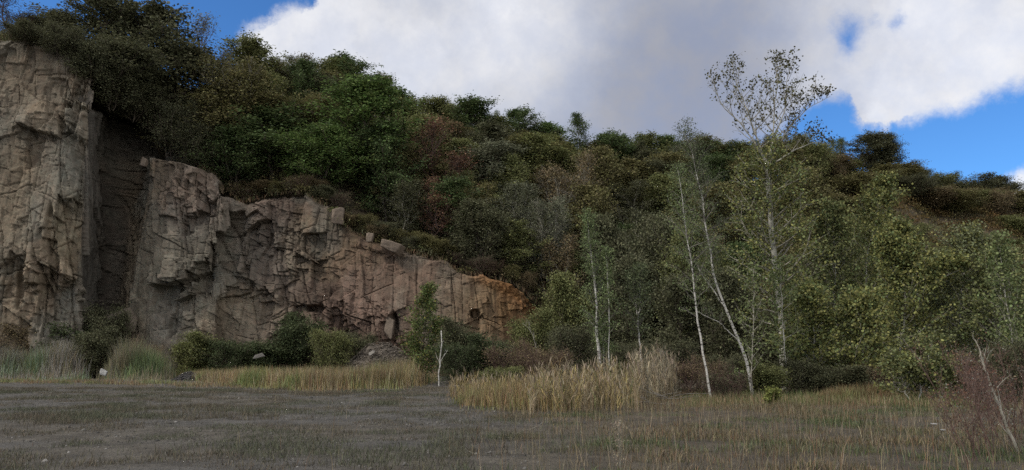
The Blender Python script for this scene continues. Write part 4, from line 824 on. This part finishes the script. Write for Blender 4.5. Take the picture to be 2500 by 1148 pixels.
# reeds: stalk, hanging leaves and a plume for each
def reeds(seed, n, pxr, front, hfun, depth, name, label, cols, wts):
    rr = np.random.default_rng(seed); px = rr.uniform(*pxr, n); y = GY(lerpc(front, px)) + depth * rr.random(n) + 6.0 * (fbm(px * 0.03, px * 0, seed, 4) - 0.42) - rr.exponential(0.7, n); dn = fbm(px * 0.05, y * 0.9, seed + 3, 3); kp = rr.random(n) < sstep(0.30, 0.62, dn); px, y, dn = px[kp], y[kp], dn[kp]; n = len(px); b = setz(px, y); h = hfun(px, y) * rr.uniform(0.40, 1.2, n) * (0.6 + 0.7 * dn)
    ld = rr.uniform(0, 6.28, n); ln = rr.uniform(0.02, 0.16, n); col = mixcol(rr, n, cols, wts)
    V = []; Q = []; TT = []; CC = []; off = 0
    def put(v, q, t_, c):
        nonlocal off
        V.append(v); Q.append(q + off); TT.append(t_ + off); CC.append(np.repeat(c, 5, 0)); off += len(v)
    put(*blades(rr, b, h, 0.012, ln, ldir=ld), col)
    for k in range(5):
        f = rr.uniform(0.15, 0.92, n); p = b.copy(); p[:, 2] += h * f * 0.98; lx = np.where(f < .6, f * .58, (f - .6) * 1.6 + .35) * ln * h; p[:, 0] += np.cos(ld) * lx; p[:, 1] += np.sin(ld) * lx
        put(*blades(rr, p, rr.uniform(0.18, 0.42, n), 0.018, rr.uniform(0.35, 1.1, n)), col * rr.uniform(.8, 1.25, (n, 1)))
    m = rr.random(n) < 0.45; p = b[m].copy(); p[:, 2] += h[m] * 0.93; p[:, 0] += np.cos(ld[m]) * ln[m] * h[m]; p[:, 1] += np.sin(ld[m]) * ln[m] * h[m]
    put(*blades(rr, p, rr.uniform(0.15, 0.28, m.sum()), 0.035, rr.uniform(0.2, 0.7, m.sum())), mixcol(rr, m.sum(), [(0.20, .16, .12), (0.25, .21, .15)], [.5, .5]))
    tag(mesh(name, np.concatenate(V), np.concatenate(Q), np.concatenate(TT), M_GRASS, np.clip(np.concatenate(CC), .01, .6)), label, None, None, 'stuff')
reeds(81, 1800, (1290, 1560), [(1290, 1002), (1400, 1004), (1560, 1000)], lambda p, y: lerpc([(1290, .75), (1360, 1.05), (1460, 1.05), (1560, 1.25)], p) * (1 + 0.035 * (y - 23)), 8, 'reeds', 'stand of tan and yellow reeds in the middle of the picture', [TAN, YEL, STRAW, GRN], [.42, .30, .18, .10])
reeds(82, 1000, (1540, 1660), [(1540, 985), (1660, 965)], lambda p, y: lerpc([(1540, 1.6), (1600, 2.0), (1660, 1.3)], p), 5, 'tall_reeds', 'tallest straw coloured reeds at the right end of the reed stand', [STRAW, TAN, GRYG], [.45, .3, .25])
reeds(83, 500, (1100, 1300), [(1100, 985), (1300, 1000)], lambda p, y: 0.85 + 0 * p, 9, 'sparse_reeds', 'sparse yellow reeds in front of the leafless thicket', [YEL, TAN], [.5, .5])
# ledge and cliff-top grass
rr = np.random.default_rng(91)
def hill_grass(n, pxr, yo, h, cols, wts, name, label, seed):
    px = rr.uniform(*pxr, n); y = lerpc(HP, px) + rr.uniform(*yo, n); z = hill_z(px, y); x = GX(px, y, z)
    kp = rr.random(n) < sstep(.38, .6, fbm(x * .9, y * .9, seed, 3)); x, y, z = x[kp], y[kp], z[kp]; n = len(x)
    blade_obj(name, label, np.stack([x, y, z - 0.05], 1), h * rr.uniform(.5, 1.2, n), 0.03, rr.uniform(.2, .9, n), mixcol(rr, n, cols, wts) * 0.75, seed)
hill_grass(5000, (330, 545), (-1.5, 3.5), 0.7, [STRAW, TAN, RUS], [.35, .4, .25], 'ledge_grass', 'dry straw grass on the ledge of the second buttress', 92)
hill_grass(4200, (545, 1330), (-0.8, 3.0), 0.42, [TAN, RUS, GRN, (0.12, .09, .06)], [.3, .25, .2, .25], 'rim_grass', 'dry grass along the rim of the rock wall', 93)
hill_grass(3000, (-60, 300), (-2.2, 1.5), 0.45, [TAN, (0.10, .09, .05), GRN], [.3, .4, .3], 'cliff_top_grass', 'dark grass along the rim of the tallest cliff', 94)

# ------------------------------------------------------------------ stones, heaps, sticks
def stone(name, label, px, py, y, size, seed, col, scale=(1, 1, 1), rot=0.0, cat='rock', z=None, cuts=4):
    """an angular block: a sphere grid cut flat by random planes"""
    rr = np.random.default_rng(seed); nu, nw = 64, 40
    th = np.linspace(0, 2 * math.pi, nu, endpoint=False); ph = np.linspace(0.02, math.pi - 0.02, nw)
    d = np.stack([np.sin(ph)[None] * np.cos(th)[:, None], np.sin(ph)[None] * np.sin(th)[:, None], np.cos(ph)[None] + 0 * th[:, None]], -1)
    pn = unit(np.concatenate([np.array([(1, 0, 0), (-1, 0, 0), (0, 1, 0), (0, -1, 0), (0, 0, 1), (0, 0, -1.)]) + rr.normal(0, .16, (6, 3)), rr.normal(size=(cuts, 3))])); pd = np.concatenate([rr.uniform(0.6, 0.75, 6), rr.uniform(0.72, 0.92, cuts)]); r = np.full(d.shape[:2], 1.6)
    for a, b_ in zip(pn, pd):
        dt = d @ a; r = np.minimum(r, np.where(dt > 0.05, b_ / np.maximum(dt, 0.05), 9))
    v = d * (r * (0.94 + 0.12 * fbm(d[..., 0] * 4 + seed, d[..., 1] * 4 + d[..., 2] * 5, seed, 3)))[..., None] * np.array(scale) * size; c_, s_ = math.cos(rot), math.sin(rot)
    v = np.stack([v[..., 0] * c_ - v[..., 2] * s_, v[..., 1], v[..., 0] * s_ + v[..., 2] * c_], -1)
    i = np.arange(nu)[:, None] * nw + np.arange(nw - 1)[None]; j = ((np.arange(nu) + 1) % nu)[:, None] * nw + np.arange(nw - 1)[None]
    q = np.stack([i, i + 1, j + 1, j], -1).reshape(-1, 4)
    o = mesh(name, v, q, None, M_ROCK, np.repeat(np.array([col]), nu * nw, 0)); o.location = P(px, py, y + (OFF if y > 50.9 else 0.5))
    return tag(o, label, cat)
stone('boulder', 'upright grey brown boulder standing on the rim of the rock wall', 826, 530, 58.2, 0.95, 501, (0.15, 0.118, 0.09), (0.75, 0.7, 1.05), 0.08)
stone('boulder', 'flat brown block on the rim right of the upright boulder', 902, 582, 57.6, 0.5, 502, (0.15, 0.118, 0.09), (0.8, 0.8, 1.0), -0.2)
stone('boulder', 'long brown slab lying on the rim above the dark crack', 955, 604, 57.2, 0.95, 503, (0.15, 0.118, 0.09), (1.2, 0.7, 0.6), -0.35)
stone('boulder', 'squarish block at the left end of the grassy ledge', 352, 396, 57.4, 0.5, 504, (0.15, 0.118, 0.09), (0.7, 0.7, 1.0), -0.4)
stone('boulder', 'dark broken block at the foot of the damp recess', 292, 790, 56, 1.5, 505, (0.14, 0.115, 0.09), (1.0, 0.8, 1.0), 0.5, cuts=6)
stone('boulder', 'pointed slab leaning against the wall beside its dark cleft', 952, 800, 57.6, 0.9, 506, (0.15, 0.118, 0.09), (0.55, 0.5, 1.25), -0.1, cuts=7)
stone('grey_rock', 'grey rock half hidden in the dark green bramble', 632, 869, 50.9, 0.32, 507, (0.15, 0.14, 0.125), (1.4, 0.8, 0.6), 0.3)
stone('stone_slab', 'small pale slab lying on the scree slope', 908, 861, 51.5, 0.25, 508, (0.19, 0.175, 0.155), (1.2, 0.8, 0.5), 0.6)
pale = stone('pale_stone', 'pale grey cracked stone on the ground left of the grass', 253, 910, 50.5, 0.32, 509, (0.30, 0.30, 0.285), (0.95, 0.7, 0.85), -0.4, cuts=7)
def heap(name, label, cx_, y, wx_, wy_, hh, n, size, col, seed, cat):
    """a mound with loose stones of its own mesh lying on it"""
    rr = np.random.default_rng(seed); x0 = float(GX(cx_, y, 0)); gu = np.linspace(-1.3, 1.3, 60); A, B = np.meshgrid(gu, gu, indexing='ij')
    def hz(a, b_): return hh * np.exp(-(a * a + b_ * b_) * 1.6) * (0.75 + 0.5 * fbm(a * 3 + seed, b_ * 3, seed, 4))
    Zs = hz(A, B) - 0.06 * hh - 0.02; v = np.stack([A * wx_, B * wy_, Zs], -1).reshape(-1, 3); q = grid_quads(60, 60); cc = np.repeat(np.array([col]), len(v), 0)
    # stones: small squashed octahedra
    a, b_ = rr.uniform(-1.1, 1.1, (2, n)); c = np.stack([a * wx_, b_ * wy_, hz(a, b_)], 1); s_ = size * rr.uniform(.4, 1.5, n)
    ax = np.array([(1, 0, 0), (-1, 0, 0), (0, 1, 0), (0, -1, 0), (0, 0, .6), (0, 0, -.6)], float); an = rr.uniform(0, 6.28, n)
    o_ = ax[None] * rr.uniform(.5, 1.2, (n, 6, 1)); ox = o_[..., 0] * np.cos(an)[:, None] - o_[..., 1] * np.sin(an)[:, None]; oy = o_[..., 0] * np.sin(an)[:, None] + o_[..., 1] * np.cos(an)[:, None]
    sv = c[:, None] + np.stack([ox, oy, o_[..., 2]], -1) * s_[:, None, None]; f = np.array([(0, 2, 4), (2, 1, 4), (1, 3, 4), (3, 0, 4), (2, 0, 5), (1, 2, 5), (3, 1, 5), (0, 3, 5)])
    tr = (np.arange(n)[:, None, None] * 6 + f[None]).reshape(-1, 3) + len(v); sc_ = np.repeat(np.array([col]) * rr.uniform(.6, 1.7, (n, 1)), 6, 0)
    o = mesh(name, np.concatenate([v, sv.reshape(-1, 3)]), q, tr, M_ROCK, np.clip(np.concatenate([cc, sc_]), .01, .6)); o.location = (x0, y, 0); return tag(o, label, cat)
heap('rubble_heap', 'dark rubble heap between the grasses at the left', 462, 51.5, 0.95, 0.9, 0.62, 500, 0.07, (0.040, 0.038, 0.037), 521, 'rubble heap')
heap('rubble_heap', 'smaller dark rubble heap right of the larger one', 556, 50.0, 0.85, 0.8, 0.45, 380, 0.06, (0.040, 0.038, 0.037), 522, 'rubble heap')
heap('scree_slope', 'grey scree slope at the foot of the brown wall left of the young tree', 930, 59.5, 3.5, 3.8, 2.7, 2600, 0.10, (0.085, 0.072, 0.058), 523, 'scree')
def sticks(name, label, px, y, n, L, spread, seed, mat, rad=0.015, cat='branches', lift=0.12):
    rr = np.random.default_rng(seed); T = Tubes(); x0 = float(GX(px, y, 0))
    for i in range(n):
        a = rr.normal(0, 0.35) + (math.pi if rr.random() < .5 else 0); p = np.array((rr.uniform(-spread, spread), rr.uniform(-.3, .3), rr.uniform(0.02, lift)))
        T.add(bend(p, (math.cos(a), math.sin(a) * 0.6, rr.uniform(-.05, .25)), L * rr.uniform(.5, 1.2), 6, rr, 0, 0.14), np.linspace(rad, rad * .35, 6), 5)
    o = T.build(name, mat); o.location = (x0, y, float(ground_h(np.array(x0), np.array(float(y))))); return tag(o, label, cat)
sticks('brush_pile', 'pile of dark dead branches on the edge of the tan grass', 797, 38.5, 16, 0.9, 0.5, 531, M_BARK, 0.02, lift=0.2)
sticks('dead_branches', 'fallen grey branches lying at the right end of the reeds', 1610, 25.6, 12, 1.6, 0.5, 532, M_GREYTWIG, 0.014, lift=0.35)
sticks('branch', 'pale fallen branch on the ground right of the dead birch stem', 1098, 41.0, 1, 1.2, 0.1, 533, M_PALEBARK, 0.02, lift=0.08)
sticks('dry_stalk', 'long dry stalk lying on the grass in the middle foreground', 1270, 15.9, 1, 0.75, 0.1, 534, M_PALEBARK, 0.006, 'stalk', 0.04)
sticks('dry_stalk', 'long dry stalk lying nearer the camera on the grey grit', 1170, 12.6, 1, 0.42, 0.1, 535, M_PALEBARK, 0.005, 'stalk', 0.04)
# white umbel flowers
def umbel(label, px, py, y, seed, h, r):
    rr = np.random.default_rng(seed); x, _, z = P(px, py, y); x0 = np.array((x, y, 0.0)); e = empty('wild_carrot', tuple(x0)); T = Tubes()
    st = bend((0, 0, -0.02), (rr.normal(0, .04), 0, 1), z, 6, rr, 0, 0.02); T.add(st, np.linspace(.005, .003, 6), 5); C = []
    for i in range(16):
        a = i * 2.4; q = st[-1] + np.array((math.cos(a), math.sin(a), 0)) * r * math.sqrt((i + 1) / 16) + np.array((0, 0, 0.04)); T.add(np.array((st[-1], (st[-1] + q) / 2 + np.array((0, 0, -.008)), q)), .0015, 3); C.append(q + rr.normal(0, .008, (14, 3)) * np.array((1, 1, .25)))
    for dx in (-.03, .03, .09): T.add(bend((dx, 0.02, 0), (dx * .6, 0, 1), z + 0.28 * rr.uniform(.4, 1), 5, rr, 0, .03), .003, 4)
    T.build('stem', M_PALEBARK, e); C = np.concatenate(C); v, q, k = leaves(rr, C, 0.014, 3.0, True); mesh('flower_head', v, q, None, M_LEAF, np.full((len(v), 3), 0.62), e)
    return tag(e, label, 'flower')
umbel('white umbel flower on a thin stem in the right foreground grass', 2283, 1037, 15.5, 541, .5, .055)
umbel('smaller white flower just right of the larger umbel', 2304, 1052, 15.2, 542, .4, .03)
# tall seed plume close to the camera
own_tree('plume_grass', 'tall pale grass plume in the middle foreground', 'grass plume', [D(px=[(1518, 1190), (1514, 1130), (1512, 1085), (1510, 1055)], y=10.6, r=.006, rt=.003, n=8, prof=[(0.35, .10), (0.7, .08), (1, .03)], nlimb=26, nsub=3, per=5, sig=.018, twig=.0015, wig=.004, ang=(.6, .2))], M_PALEBARK, (0.26, .21, .15), .02, 551, False)
# loose stones on the grit
N = 26000; px, y = area(rg, N, (-60, 1700), (9.6, 40)); b = setz(px, y); gm = green_mask(b[:, 0], b[:, 1]); m_ = rg.random(N) < (1 - 0.85 * gm) * sstep(.35, .6, fbm(b[:, 0], b[:, 1], 240, 3)); b = b[m_]; n = len(b)
ax = np.array([(1, 0, 0), (-1, 0, 0), (0, 1, 0), (0, -1, 0), (0, 0, .7), (0, 0, -.3)], float); s_ = 0.012 + 0.03 * rg.random(n) ** 3 + 0.05 * (rg.random(n) < .012)
sv = b[:, None] + ax[None] * rg.uniform(.5, 1.3, (n, 6, 1)) * s_[:, None, None]; f = np.array([(0, 2, 4), (2, 1, 4), (1, 3, 4), (3, 0, 4), (2, 0, 5), (1, 2, 5), (3, 1, 5), (0, 3, 5)])
cc = np.where(rg.random((n, 1)) < .05, np.array((.22, .21, .195)), np.where(rg.random((n, 1)) < .5, np.array((.05, .047, .043)), np.array((.12, .115, .105))))
tag(mesh('gravel', sv.reshape(-1, 3), None, (np.arange(n)[:, None, None] * 6 + f[None]).reshape(-1, 3), M_ROCK, np.repeat(cc, 6, 0)), 'loose stones and grit on the quarry floor', None, None, 'stuff')
